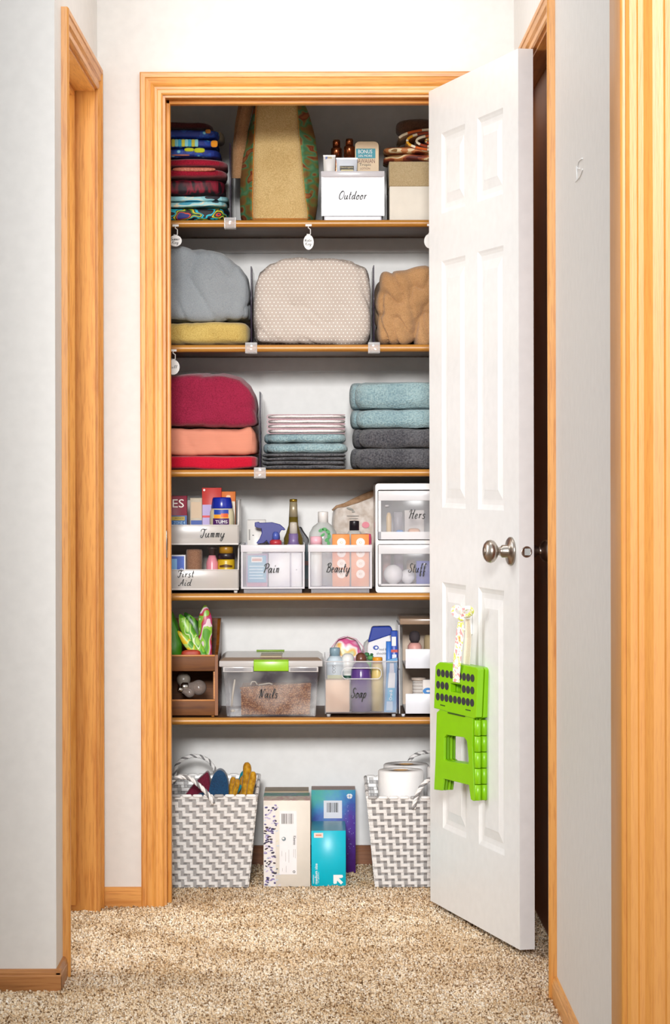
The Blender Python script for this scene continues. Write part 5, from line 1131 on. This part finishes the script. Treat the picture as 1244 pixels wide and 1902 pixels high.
# ---------------------------------------------------------------- Soap bin
Y0 = 7.115; x0_, x1_ = PX(603, 1280, Y0), PX(738, 1280, Y0); ztp = Zp(1229, Y0); zf = z+.008; dep = .20
CS = clear('#b9b4bc', .14, .06, spec=.9); CSR = clear('#f0f0f2', .5, .08)
t = thing('handled_bin', 'clear bin with a cut-out handle lettered Soap', 'bin', ((x0_+x1_)/2, Y0, z))
hole = rrect(PX(635, 1250, Y0), PX(708, 1250, Y0), Zp(1261, Y0), Zp(1241, Y0), .012, 6)
b = MB(); b.prism([[(x0_+.003, zf), (x1_-.003, zf), (x1_, ztp), (x0_, ztp)], hole], xz(Y0), (0, .003, 0), CS)
b.box(x0_, x0_+.003, Y0+.003, Y0+dep, zf, ztp, CS); b.box(x1_-.003, x1_, Y0+.003, Y0+dep, zf, ztp, CS); b.box(x0_, x1_, Y0+dep, Y0+dep+.003, zf, ztp+.012, CS); b.box(x0_+.003, x1_-.003, Y0+.003, Y0+dep, zf, zf+.003, CS); b.build('bin_body', t)
b = MB(); b.tube([(x0_, Y0+dep, ztp+.010), (x0_, Y0+.01, ztp), (x0_+.003, Y0, ztp), (x1_-.003, Y0, ztp), (x1_, Y0+.01, ztp), (x1_, Y0+dep, ztp+.010)], .0018, CSR, 8); b.build('rim', t)
b = MB(); b.tube([(a, Y0-.001, c) for a, c in hole], .0016, CSR, 6, closed=True); b.tube([(x0_+.004, Y0, zf+.001), (x1_-.004, Y0, zf+.001)], .0014, plain('#4a3c38', .3), 6); b.build('handle_rim', t)
for xx in (x0_+.010, x1_-.010):
    for yy in (Y0+.008, Y0+dep-.01): MB().lathe(xx, yy, z+.0003, [(.005, 0), (.0055, .0075)], CSR, 12).build('foot', t)
b = MB(); script(b, 'Soap', PX(651, 1296, Y0), PZ(651, 1296, Y0), Y0-.0008, 18*Y0/F, 29*Y0/F); b.build('lettering', t)
zi = zf+.0035
carton('soap_carton', 'plain peach carton at the front left of the Soap bin', 604.5, 1263, 649, 7.122, zi, .05, plain('#f2d3b6', .6))
t = bottle('shampoo_bottle', 'purple bottle with a brown domed cap in the middle of the Soap bin', 670.5, 7.150, zi, [('body', [(18, 1326), (19.5, 1322), (19.5, 1260), (18, 1243), (14, 1234), (9, 1229)], plain('#5a3c84', .18)), ('cap', [(10, 1229), (10.5, 1224), (9, 1217), (5, 1213), (0, 1212)], plain('#6a4030', .3))])
t = bottle('body_wash_bottle', 'yellow body wash bottle with an orange cap right of the purple bottle', 701, 7.155, zi, [('body', [(10, 1326), (11.5, 1322), (11.5, 1255), (10.5, 1240), (9, 1232)], plain('#dcc37a', .3)), ('cap', [(9, 1232), (9.5, 1224), (9, 1221), (0, 1220.5)], plain('#e59a28', .35))])
t = bottle('lotion_bottle', 'pale blue and white bottle above the peach carton', 622, 7.195, zi, [('body', [(15, 1326), (16, 1322), (16, 1232), (14, 1224), (9, 1218)], plain('#cfe0ea', .3)), ('cap', [(9, 1218), (10, 1206), (9, 1203), (0, 1202.5)], plain('#8aa6b4', .3))])
b = MB(); Yr = 7.195-.0236; p = P(620, 1243, Yr); typed(b, 'SOO', p.x, p.z, Yr, 15*Yr/F, 6*Yr/F, plain('#4a4a50'), -PI/2); quad(b, PX(608, 1258, Yr), PX(636, 1258, Yr), Zp(1262, Yr), Zp(1254, Yr), Yr, plain('#b4b888', .5)); b.build('printed_label', t)
t = bottle('lotion_bottle', 'white bottle with a dark green band behind the handle cut-out', 646, 7.205, zi, [('body', [(11, 1326), (12, 1322), (12, 1222), (10, 1217), (6, 1214), (0, 1213.5)], plain('#ecece8', .35)), ('band', [(12.3, 1262), (12.3, 1254)], plain('#1f4a3a', .4))])
# head & shoulders style bottle
Ys = 7.25; t = thing('shampoo_bottle', 'white shampoo bottle with a slanted deep blue cap at the back of the Soap bin', 'bottle', (PX(703, 1320, Ys), Ys, zi))
pp = lambda L, Y=Ys: [(PX(x_, y_, Y), Zp(y_, Y)) for x_, y_ in L]
b = MB(); b.prism([pp([(684, 1193), (724, 1179), (727, 1190), (728, 1240), (724, 1326), (684, 1326), (681, 1240), (682, 1200)])], xz(Ys), (0, .04, 0), plain('#f0eef0', .3)); b.build('body', t, bevel=.004)
b = MB(); b.prism([pp([(690, 1166), (694, 1164), (724, 1163.5), (727, 1166), (731, 1178), (684, 1194), (683.5, 1191)])], xz(Ys-.0005), (0, .041, 0), plain('#16379c', .25)); b.build('cap', t, bevel=.003)
b = MB(); Yr = Ys-.0006; p = P(698, 1203, Yr); disc(b, p.x, p.z, .008, .0062, Yr, plain('#1d48a8', .4)); disc(b, p.x+.001, p.z, .0035, .003, Yr-.0003, plain('#e8eef6', .4)); p2 = P(711, 1206, Yr); typed(b, 'head &', p2.x, p2.z, Yr-.0002, .020, .0065, plain('#23264a')); p2 = P(711, 1213.5, Yr); typed(b, 'shoulders', p2.x, p2.z, Yr-.0002, .034, .0065, plain('#23264a')); b.build('printed_label', t)
# toothbrush pack
Yt = 7.128; t = thing('toothbrush_pack', 'blue and white toothbrush pack standing at the right of the Soap bin', 'packet', (PX(725, 1322, Yt), Yt, zi))
b = MB(); b.prism([pp([(719, 1226), (738, 1222), (735.5, 1323), (713, 1323)], Yt)], xz(Yt), (0, .016, 0), plain('#5a9ccf', .3)); b.build('card', t)
b = MB(); Yr = Yt-.0006
for L, hx in (([(722, 1250), (734, 1250), (733, 1278), (720, 1278)], '#eef0f4'), ([(720, 1278), (733, 1278), (732, 1302), (718.5, 1302)], '#4fb4e0'), ([(724, 1232), (731, 1232), (732, 1250), (723, 1250)], '#d9dbe8'), ([(718, 1303), (729, 1303), (729, 1320), (717, 1320)], '#b9cfe6')):
    q_ = pp(L, Yr); b.add([(a, Yr, c) for a, c in q_], [list(range(len(q_)))], plain(hx, .3)); Yr -= .0002
p = P(725.5, 1291, Yr); typed(b, 'Oral-B', p.x, p.z, Yr-.0003, 19*Yr/F, 5.5*Yr/F, plain('#ffffff', .4), PI/2-.05, .01); b.build('printed_label', t)
def art_pb(a, X0, X1, Z0, Z1, Y): quad(a, X0, X1, Zp(1212, Y), Zp(1207, Y), Y, plain('#c5432f', .4)); quad(a, X0+.002, X1-.004, Zp(1200, Y), Zp(1183, Y), Y, plain('#f2ede8', .4)); quad(a, X0+.003, X1-.003, Zp(1224, Y), Zp(1216, Y), Y, plain('#dfe6f6', .4))
carton('toothpaste_carton', 'blue toothpaste carton with white and red bands beside the shampoo bottle', 726, 1172, 738, 7.20, zi, .03, plain('#2b50b0', .35), art_pb)
carton('toothpaste_carton', 'bright blue narrow carton in front of the shampoo bottle', 717, 1192, 727, 7.21, zi, .025, plain('#2a74cc', .35))
# pouch of pink and yellow, and small leaf scrub
PCH = printed('pouch', [(0, '#f2e6ea'), (.38, '#e8a8c4'), (.47, '#d8508c'), (.52, '#f6eef0'), (.58, '#f0b848'), (.63, '#c9cf98'), (.68, '#f6eaee')], 18, (1, 1, 1.3), rough=.3, interp='LINEAR')
t = thing('cosmetic_pouch', 'clear domed pouch of pink and yellow bath items at the back of the Soap bin', 'pouch', (PX(645, 1240, 7.27), 7.27, zi))
b = MB(); X0_, X1_ = PX(611, 1210, 7.27), PX(679, 1210, 7.27); b.soft(X0_, X1_, 7.245, 7.30, zi, Zp(1184, 7.27), PCH, k=4, n=18, amp=.003, fr=20, top=sil([(611, 1218), (618, 1198), (630, 1186), (645, 1183), (660, 1188), (672, 1200), (679, 1220)], 7.27)); b.build('pouch_body', t)
b = MB(); b.tube([P(x_, y_, 7.243) for x_, y_ in ((612, 1222), (616, 1202), (628, 1187), (645, 1182), (661, 1187), (673, 1200), (679, 1220))], .0016, plain('#d9a9bc', .3), 6); b.build('zip_edge', t)
b = MB(); p = P(683, 1210, 7.30); b.lathe(p.x, 7.29, zi, [(.012, 0), (.018, .02), (.020, .08), (.018, p.z-zi), (.012, p.z-zi+.025), (0, p.z-zi+.034)], clear('#cfd0cc', .5), 20, sx=.9); tag(b.build('round_bottle'), 'translucent grey rounded bottle behind the leafy scrub', 'bottle')
b = MB(); 
for (x_, y_, r_, hx) in ((681, 1216, 5, '#3f7a4a'), (688, 1222, 6, '#5a9a58'), (678, 1224, 4, '#8ab07a'), (690, 1216, 3, '#2f6a3c')):
    p = P(x_, y_, 7.18); q = r_*7.18/F; b.soft(p.x-q, p.x+q, 7.175, 7.19, p.z-q*.8, p.z+q*.8, plain(hx, .6), k=2.5, n=6, amp=.001, flatb=False)
p = P(684, 1230, 7.18); b.box(p.x-.008, p.x+.008, 7.177, 7.188, zi, p.z+.003, plain('#5a9a58', .6), .002); tag(b.build('green_packet'), 'small leafy green packet between the purple and white shampoo bottles', 'packet')
# ---------------------------------------------------------------- white tiered bins at right
WT = plain('#e3e6ee', .35); WTI = plain('#d8c2ac', .5)
Y0 = 7.112; X0, X1 = PX(753, 1240, Y0), PX(884, 1240, Y0)
t = thing('tiered_bin', 'white two-tier open bins beside the Soap bin, partly behind the door', 'bin', ((X0+X1)/2, Y0, z))
for (yt, yb_, bt) in ((1206, 1242, 1160), (1289, 1326, 1243)):
    zt_, zq, zbk = Zp(yt, Y0), max(Zp(yb_, Y0), z+.004), Zp(bt, Y0+.06)
    b = MB(); b.box(X0, X1, Y0, Y0+.003, zq, zt_, WT, .001); b.build('front_lip', t)
    b = MB(); b.box(X0, X1, Y0+.003, Y0+.26, zq, zq+.003, WT); b.build('tray_floor', t); b = MB(); b.box(X0, X1, Y0+.257, Y0+.26, zq+.003, zbk, WTI); b.build('back_wall', t)
for (yt, yb_, bt) in ((1206, 1242, 1160), (1289, 1326, 1243)):
    zt_, zq, zbk = Zp(yt, Y0), max(Zp(yb_, Y0), z+.004), Zp(bt, Y0+.06)
    for xs_ in (X0-.0175, X1):
        b = MB(); b.prism([[(Y0+.004, zq), (Y0-.001, zt_), (Y0+.03, zbk), (Y0+.26, zbk), (Y0+.26, zq)]], lambda a, c, q=xs_: Vector((q+.010 if a < Y0+.01 and q < .2 else q, a, c)), (.006 if xs_ < .2 else .003, 0, 0), clear('#e9e9ee', .62, .2)); b.build('side_wall', t)
b = MB(); zz = Zp(1160, Y0+.03); b.box(X0-.014, X1, Y0+.02, Y0+.26, zz, Zp(1149, Y0+.03), clear('#b89c84', .62, .2), .002); b.build('top_cover', t)
b = MB(); b.lathe(X0-.006, Y0+.01, z+.0003, [(.004, 0), (.005, .006)], WT, 12); b.build('foot', t)
zq = Zp(1242, Y0)+.0035
t = bottle('makeup_brush', 'powder brush with a black domed head standing in the upper white bin', 770, 7.19, zq, [('base', [(11, 1234), (13, 1230), (13, 1200), (9, 1194)], plain('#e3a79e', .4)), ('bristles', [(7, 1194), (10, 1188), (10.5, 1181), (8, 1175), (4, 1172.5), (0, 1172)], plain('#3a3236', .8))], 'brush')
bottle('small_jar', 'tan and cream jar at the back of the upper white bin', 800, 7.22, zq, [('jar', [(12, 1234), (13, 1230), (13, 1186), (10, 1180), (0, 1179.5)], plain('#c9b48c', .4))], 'jar')
zq = max(Zp(1326, Y0), z+.004)+.0035
t = bottle('swab_container', 'ribbed clear round container with a lid in the lower white bin', 777, 7.16, zq, [('body', [(10, 1322), (11, 1318), (11, 1264)], clear('#ece6e0', .6)), ('lid', [(13, 1264), (14, 1262), (13, 1259), (0, 1258.5)], plain('#b9aa9e', .35))], 'container')
b = MB()
for i in range(7): b.tube([(PX(777, 1280, 7.16)+.016*math.cos(2*PI*k_/16), 7.16+.016*math.sin(2*PI*k_/16), Zp(1268+6*i, 7.16)) for k_ in range(16)], .0006, plain('#8d8078', .5), 5, closed=True)
b.build('ribs', t)
carton('white_carton', 'white carton with a bright blue swirl in the lower white bin', 785, 1263, 815, 7.135, zq, .04, plain('#efeae6', .4), lambda a, X0, X1, Z0, Z1, Y: (disc(a, X0+.014, Zp(1284, Y), .014, .009, Y, plain('#2d86d2', .4)), disc(a, X0+.014, Zp(1284, Y), .005, .003, Y-.0003, WH)))
# ================================================================ CLOSET FLOOR
WB = plain('#f7f5f3', .35); GB1 = plain('#aeabaa', .4); GB2 = plain('#8c8a8a', .4)
def wbasket(label, xc, wt_, wb_, yft, ybk, Y0, phase=0, hsc=1.0, dep=.30):
    zt_ = Zp(yft, Y0-.02); ztb = zt_+.018; zb_ = .002
    t = thing('woven_hamper', label, 'basket', (xc, Y0+.14, 0), 'grey and white woven baskets')
    def corner(v, side_y): return None
    cw_, chE, chO = .0093, .0092, .0064
    def wall(pf, wu, nm, inner=False):
        b = MB(); per = chE+chO; nrow = int(round((zt_-zb_)/per))*2; ncol = int(round(wu/cw_)); ncol -= ncol % 2
        hrow = []
        zc_ = 0
        for j in range(nrow): hrow.append(zc_); zc_ += chE if j % 2 == 0 else chO
        hrow.append(zc_); tot = zc_
        def cell(i0, i1, j, m, d):
            u0, u1 = i0/ncol, i1/ncol; v1, v0 = 1-hrow[j]/tot, 1-hrow[j+1]/tot
            e = .0006; pu = (u1-u0)*.08; pv = (v1-v0)*.12
            q = [pf(u0, v0, 0), pf(u1, v0, 0), pf(u1, v1, 0), pf(u0, v1, 0), pf(u0+pu, v0+pv, d), pf(u1-pu, v0+pv, d), pf(u1-pu, v1-pv, d), pf(u0+pu, v1-pv, d)]
            b.add(q, [[4, 5, 6, 7], [0, 1, 5, 4], [1, 2, 6, 5], [2, 3, 7, 6], [3, 0, 4, 7]], m)
        for j in range(nrow):
            sh = (j//2)*2+phase; i = 0
            while i < ncol:
                k = (i-sh) % 4
                if j % 2 == 0:
                    if k == 3: cell(i, i+1, j, GB1, .0002); i += 1
                    else:
                        e = min(i+3-k, ncol); cell(i, e, j, WB, .0028); i = e
                else:
                    if k == 2: cell(i, i+1, j, WB, .0024)
                    else: cell(i, i+1, j, GB1 if (i+j) % 2 else GB2, .0010 if k == 3 else -.0004)
                    i += 1
        o = b.build(nm, t, weld=False); return o
    D0, D1 = Y0, Y0+dep; bt0, bt1 = Y0+.03, Y0+dep-.06
    def XW(s, v): return xc+s*(wb_+(wt_-wb_)*v)/2
    wall(lambda u, v, d: Vector((XW(-1, v)+(XW(1, v)-XW(-1, v))*u, bt0+(D0-.02-bt0)*v-d, zb_+(zt_-zb_)*v)), wt_, 'front_wall')
    wall(lambda u, v, d: Vector((XW(1, v)+d, bt0+(D0-.02-bt0)*v+((bt1+(D1-bt1)*v)-(bt0+(D0-.02-bt0)*v))*u, zb_+(zt_+(ztb-zt_)*u-zb_)*v)), dep, 'side_wall')
    wall(lambda u, v, d: Vector((XW(-1, v)-d, bt0+(D0-.02-bt0)*v+((bt1+(D1-bt1)*v)-(bt0+(D0-.02-bt0)*v))*u, zb_+(zt_+(ztb-zt_)*u-zb_)*v)), dep, 'side_wall')
    wall(lambda u, v, d: Vector((XW(-1, v)+(XW(1, v)-XW(-1, v))*u, bt1+(D1-bt1)*v-d-.001, zb_+(ztb-zb_)*v)), wt_, 'back_wall')
    b = MB(); b.box(XW(-1, 0), XW(1, 0), bt0, bt1, zb_, zb_+.004, GB1); b.build('base', t)
    b = MB(); R_ = [(XW(-1, 1), D0-.021, zt_), (XW(1, 1), D0-.021, zt_), (XW(1, 1), D1, ztb), (XW(-1, 1), D1, ztb)]
    for a, c in zip(R_, R_[1:]+R_[:1]):
        A_, C_ = Vector(a), Vector(c); n = int((C_-A_).length/.026)
        for i in range(n): p, q = A_.lerp(C_, i/n+.04/n), A_.lerp(C_, (i+.94)/n); b.tube([p, p.lerp(q, .15), p.lerp(q, .85), q], [.003, .0046, .0046, .003], WB if i % 4 else GB1, 8)
    b.build('rolled_rim', t)
    return t, zt_, ztb, D0, D1
def braid(mb, pts, r, n_=26):
    """two-tone twisted handle through the given points"""
    P_ = [Vector(p) for p in pts]
    Ls = [0]
    for a, c in zip(P_, P_[1:]): Ls.append(Ls[-1]+(c-a).length)
    def at(s):
        s *= Ls[-1]
        for i in range(len(P_)-1):
            if s <= Ls[i+1]+1e-9: return P_[i].lerp(P_[i+1], (s-Ls[i])/(Ls[i+1]-Ls[i]))
        return P_[-1]
    for k, m in ((0, WB), (1, GB2), (2, WB)):
        q = []
        for i in range(n_*4+1):
            s = i/(n_*4); p = at(s); a = s*n_*PI*.55+k*2*PI/3; T = (at(min(1, s+.02))-at(max(0, s-.02))).normalized(); up = Vector((0, 1, 0)); sd = T.cross(up).normalized()
            q.append(p+up*math.cos(a)*r*.6+sd*math.sin(a)*r*.6)
        mb.tube(q, r*.62, m, 6)
Y0b = 7.0
xc1 = PX(357, 1478, 6.98)
t, zt_, ztb, D0, D1 = wbasket('grey and white zigzag woven basket at the left of the closet floor holding rolled cloths', xc1, .335, .285, 1478, 1436, Y0b, 1)
def arc(pts, Y, sub=6): return [P(x_, y_, Y) for x_, y_ in catmull(pts, sub)]
b = MB(); braid(b, arc([(325, 1455), (325, 1435), (330, 1418), (345, 1407), (364, 1404), (383, 1410), (396, 1424), (400, 1440), (400, 1450)], D1-.01), .0045, 30); b.build('handle', t, weld=False)
b = MB(); braid(b, arc([(300, 1490), (308, 1465), (322, 1448), (338, 1443), (356, 1448), (374, 1463), (388, 1478), (396, 1492)], D0-.03), .0052, 22); b.build('handle', t, weld=False)
MAR = fabric('#7c1436', '#5a0c24', 500, .3, 8, rough=.7); NAV = fabric('#0f4a74', '#0a3354', 500, .3, 8, rough=.6); MUS = fabric('#cf9a1e', '#a8720e', 120, .4, 30, rough=.5); TEA = fabric('#109aa8', '#0b7482', 300, .3)
def lump(name, label, prof, Y, m, dep=.05, cat='cloth', zb=.10):
    q = [(PX(x_, y_, Y), PZ(x_, y_, Y)) for x_, y_ in prof]; q = [(q[0][0], zb)]+q+[(q[-1][0], zb)]
    b = MB(); b.prism([q], xz(Y), (0, dep, 0), m); o = b.build(name); md = o.modifiers.new('r', 'BEVEL'); md.width = .010; md.segments = 4; md.limit_method = 'ANGLE'; md.angle_limit = math.radians(20); tag(o, label, cat); 
    for p_ in o.data.polygons: p_.use_smooth = True
    return o
lump('rolled_cloth', 'maroon cloth with a pointed peak in the left woven basket', [(340, 1482), (352, 1466), (368, 1448), (385, 1433), (389, 1440), (393, 1482)], 7.10, MAR)
lump('rolled_cloth', 'navy blue rounded cloth beside the maroon one', catmull([(387, 1482), (389, 1462), (396, 1440), (405, 1431), (414, 1433), (421, 1444), (424, 1462), (424, 1482)], 3), 7.07, NAV)
b = MB(); X0_, X1_, Z1, Z0 = Bx(366, 1472, 392, 1482, 7.05); b.soft(X0_, X1_, 7.04, 7.065, Z0-.02, Z1, NAV, k=3, n=8, amp=.002, flatb=False); tag(b.build('rolled_cloth'), 'small blue cloth edge low in front of the maroon cloth', 'cloth')
def finger(mb, pts, rpx, Y, m): mb.tube([P(x_, y_, Y) for x_, y_ in catmull(pts, 4)], [max(.001, rpx*Y/F*(math.sin(min(1, (i+1)/4)*PI/2))) for i in range((len(pts)-1)*4+1)], m, 12)
t = thing('rubber_gloves', 'mustard rubber gloves with teal lining standing at the right of the left basket', 'gloves', tuple(P(455, 1480, 7.16)))
b = MB(); finger(b, [(458, 1416), (459, 1432), (457, 1455), (453, 1490)], 8, 7.15, MUS); finger(b, [(470, 1433), (469, 1447), (465, 1465), (461, 1490)], 7, 7.13, MUS); finger(b, [(453, 1440), (448, 1452), (444, 1470), (442, 1490)], 4.5, 7.17, MUS); b.build('glove_body', t)
b = MB(); finger(b, [(453, 1432), (449, 1446), (442, 1462), (436, 1490)], 5.5, 7.185, TEA); finger(b, [(447, 1458), (440, 1468), (434, 1478), (430, 1492)], 5, 7.14, TEA); b.build('teal_lining', t)
t = thing('rubber_gloves', 'smaller mustard glove between the navy cloth and the taller gloves', 'gloves', tuple(P(430, 1480, 7.14)))
b = MB(); finger(b, [(433, 1443), (432, 1455), (428, 1470), (426, 1492)], 6, 7.13, MUS); finger(b, [(441, 1447), (440, 1458), (436, 1472), (433, 1492)], 5, 7.12, MUS); b.build('glove_body', t)
# right basket
xc2 = PX(800, 1482, 6.98)
t, zt_, ztb, D0, D1 = wbasket('grey and white zigzag woven basket half behind the door holding toilet rolls', xc2, .330, .285, 1482, 1440, Y0b, 2)
b = MB(); braid(b, arc([(756, 1425), (762, 1410), (772, 1402), (790, 1397), (812, 1399), (832, 1410), (842, 1432)], D1-.01), .0045, 28); b.build('handle', t, weld=False)
b = MB(); braid(b, arc([(768, 1502), (772, 1482), (782, 1462), (797, 1448), (815, 1446), (832, 1462), (842, 1486)], D0-.03), .0052, 22); b.build('handle', t, weld=False)
PAP = plain('#faf9f8', .9, bs=.1)
def roll(label, cx, yt, hw, Y, zb):
    X = PX(cx, yt, Y); R_ = hw*Y/F; zt_ = Zp(yt, Y); t = thing('toilet_roll', label, 'toilet roll', (X, Y, zb), 'toilet rolls in the right basket')
    MB().lathe(X, Y, zb, [(R_-.003, 0), (R_, .003), (R_, zt_-zb-.003), (R_-.003, zt_-zb), (.021, zt_-zb), (.021, zt_-zb-.05)], PAP, 40, cap=False).build('paper', t)
    MB().lathe(X, Y, zb, [(.0208, zt_-zb-.0005), (.0195, zt_-zb-.0005), (.0195, zt_-zb-.06), (0, zt_-zb-.06)], plain('#b98f5c', .8), 24, cap=False).build('cardboard_core', t)
roll('white toilet roll at the front of the right woven basket', 744, 1430, 42, 7.10, .12)
roll('white toilet roll behind the front roll in the right woven basket', 754, 1419, 42, 7.222, .12)
roll('white toilet roll at the right, next to the basket handle and the door', 835, 1424, 42, 7.12, .12)
# ---------------------------------------------------------------- tissue boxes
CRMT = plain('#ece4d8', .5); PURP = [plain(h_, .5) for h_ in ('#2c2140', '#4a3c78', '#8a7cb0', '#3a2028', '#c4b8d8')]
Yq = 7.05
def art_floral(a, X0, X1, Z0, Z1, Y):
    rr = random.Random(4); w_ = X1-X0; h_ = Z1-Z0
    quad(a, X0+.001, X0+w_*.26, Z0+.002, Z1-.012, Y, plain('#efe9e6', .5))
    for i in range(100):
        v = rr.random(); lim = .22+.08*math.sin(v*9)
        x_ = X0+w_*(.03+lim*rr.random()); z_ = Z0+h_*(.02+.93*v)
        if Z0+h_*.1 < z_ < Z0+h_*.86 and x_ > X0+w_*.30: continue
        disc(a, x_, z_, rr.uniform(.0030, .0052), rr.uniform(.0016, .0027), Y-.0003-.00001*i, rr.choice(PURP), 8, rr.uniform(-.5, .6))
    for k_ in range(30): disc(a, X0+w_*rr.uniform(.02, .34), Z0+h_*rr.random()*.97+.002, .004, .0016, Y-.0002, plain(rr.choice(('#dcd4e8', '#e6dfc4', '#d0dcec')), .5), 8, rr.uniform(-.6, .6))
    a0, a1, z1_, z0_ = PX(519, 1580, Y), PX(551, 1580, Y), Zp(1506, Y), Zp(1624, Y)
    quad(a, a0, a1, z0_, z1_, Y-.0012, plain('#f6f3f4', .5)); barcode(a, PX(523, 1500, Y), PX(546, 1500, Y), Zp(1530, Y), Zp(1511, Y), Y-.0016, 5, plain('#5a544e'))
    p = P(547, 1561, Y); typed(a, 'Kleenex', p.x, p.z, Y-.0017, 17*Y/F, 5*Y/F, plain('#3a3436'), -PI/2, .01)
    disc(a, PX(527, 1558, Y), Zp(1558, Y), .0055, .0055, Y-.0016, plain('#7c8a92')); disc(a, PX(526, 1558, Y), Zp(1557, Y), .003, .0025, Y-.0018, plain('#f2f2f2'))
    disc(a, PX(546, 1619, Y), Zp(1619, Y), .0034, .0034, Y-.0016, plain('#4a4648')); disc(a, PX(546, 1619, Y), Zp(1619, Y), .0019, .0019, Y-.0018, plain('#f6f3f4'))
    for i, (x_, y0, y1) in enumerate(((523, 1580, 1590), (530, 1583, 1600), (536, 1578, 1602), (545, 1577, 1592), (548, 1577, 1594), (531, 1608, 1620), (524, 1612, 1618))): quad(a, PX(x_, y0, Y), PX(x_, y0, Y)+.0007, Zp(y1, Y), Zp(y0, Y), Y-.0016, plain('#a8a29e'))
t = carton('tissue_box', 'cream tissue box with purple leaf print and a barcode label, standing at the front', 489, 1487, 576, Yq, 0, .095, CRMT, art_floral, group='floral tissue boxes', topm=printed('floraltop', [(0, '#e6dccb'), (.45, '#d9b8b4'), (.6, '#e6e0d4')], 40))
carton('tissue_box', 'second tissue box with a teal-green top behind the cream one', 489, 1480, 575, 7.150, 0, .088, plain('#cfc8bd', .5), None, group='floral tissue boxes', topm=printed('tealtop', [(0, '#6aa69a'), (.45, '#8fa8b8'), (.55, '#7ab09a')], 30))
carton('tissue_box', 'third tissue box with a brown top edge, rearmost of the left row', 491, 1470, 573, 7.245, 0, .098, plain('#b8a68e', .5), None, group='floral tissue boxes', topm=plain('#a08a6c', .5))
AQ, nt, bb = newmat('print_galaxy'); co = coords(nt); sx_ = N(nt, 'ShaderNodeSeparateXYZ'); nt.links.new(co, sx_.inputs[0])
n_ = noisen(nt, co, 14, 5, .6); q1 = N(nt, 'ShaderNodeMath', operation='MULTIPLY_ADD'); q1.inputs[1].default_value = -3.2; q1.inputs[2].default_value = .62; nt.links.new(sx_.outputs[2], q1.inputs[0])
q2 = N(nt, 'ShaderNodeMath', operation='MULTIPLY_ADD'); q2.inputs[1].default_value = 1.6; nt.links.new(sx_.outputs[0], q2.inputs[0]); nt.links.new(q1.outputs[0], q2.inputs[2])
q3 = N(nt, 'ShaderNodeMath', operation='MULTIPLY_ADD'); q3.inputs[1].default_value = .7; nt.links.new(n_, q3.inputs[0]); nt.links.new(q2.outputs[0], q3.inputs[2])
rr_ = ramp(nt, q3.outputs[0], [(.18, '#4fb0a8'), (.36, '#3f8fc4'), (.52, '#3f5eb0'), (.64, '#5a3aa0'), (.95, '#4c1f70')]); nt.links.new(rr_.outputs[0], bb.inputs['Base Color']); bb.inputs['Roughness'].default_value = .5
def art_pu(a, X0, X1, Z0, Z1, Y):
    a0, a1, z1_, z0_ = PX(601, 1500, Y), PX(635, 1500, Y), Zp(1487, Y), Zp(1520, Y); quad(a, a0, a1, z0_, z1_, Y, plain('#e4e6ee', .5)); barcode(a, PX(607, 1500, Y), PX(630, 1500, Y), Zp(1509, Y), Zp(1491, Y), Y-.0004, 9)
    p = P(649, 1479, Y)
    for dx, dz, rt in ((-.004, .003, .8), (.004, .003, -.8), (-.003, -.003, -.7), (.003, -.003, .7)): disc(a, p.x+dx, p.z+dz, .0048, .003, Y-.0003, plain('#f2f2f6'), 10, rt)
    rr = random.Random(2)
    for i in range(26): disc(a, rr.uniform(X0+.09, X1-.004) if i % 2 else rr.uniform(X1-.03, X1-.003), rr.uniform(Z0+.03, Z1-.04), .0012, .0008, Y-.0003, plain('#9aa0d8'), 6, rr.random()*3)
carton('tissue_box', 'blue to purple tissue box with a white butterfly behind the turquoise box', 578, 1467, 660, 7.295, 0, .085, AQ, art_pu, topm=plain('#9c7c70', .5))
TQ = plain('#04c2da', .35)
def art_tq(a, X0, X1, Z0, Z1, Y):
    quad(a, PX(583, 1550, Y), PX(600, 1550, Y), Zp(1556, Y), Zp(1547, Y), Y, plain('#f2dcd2', .5)); quad(a, PX(586, 1550, Y), PX(597, 1550, Y), Zp(1552.5, Y), Zp(1550, Y), Y-.0003, plain('#e08868', .5))
    p = P(587, 1623, Y); typed(a, 'medium size', p.x, p.z, Y-.0003, 38*Y/F, 5*Y/F, WH, PI/2, .012); p = P(591.5, 1630, Y); typed(a, '12 gallon', p.x, p.z, Y-.0003, 20*Y/F, 2.4*Y/F, WH, PI/2); p = P(582, 1633, Y); typed(a, 'cotton', p.x, p.z, Y-.0003, 16*Y/F, 2.4*Y/F, WH, PI/2)
    q = [(619, 1625), (636, 1625), (637, 1629), (634, 1631), (629, 1631), (637, 1639), (633, 1643), (626, 1635.5), (625, 1641), (620, 1642), (619, 1640)]
    q = [(PX(x_, y_, Y), Zp(y_, Y)) for x_, y_ in q]; tri = tessellate_polygon([[Vector((x_, y_, 0)) for x_, y_ in q]]); a.add([(x_, Y-.0004, z_) for x_, z_ in q], [list(t_) for t_ in tri], WH)
t = carton('turquoise_box', 'turquoise carton with a white arrow logo in front of the purple tissue box', 578, 1543, 642, 7.06, 0, .19, TQ, art_tq, topm=plain('#3f9db8', .3))
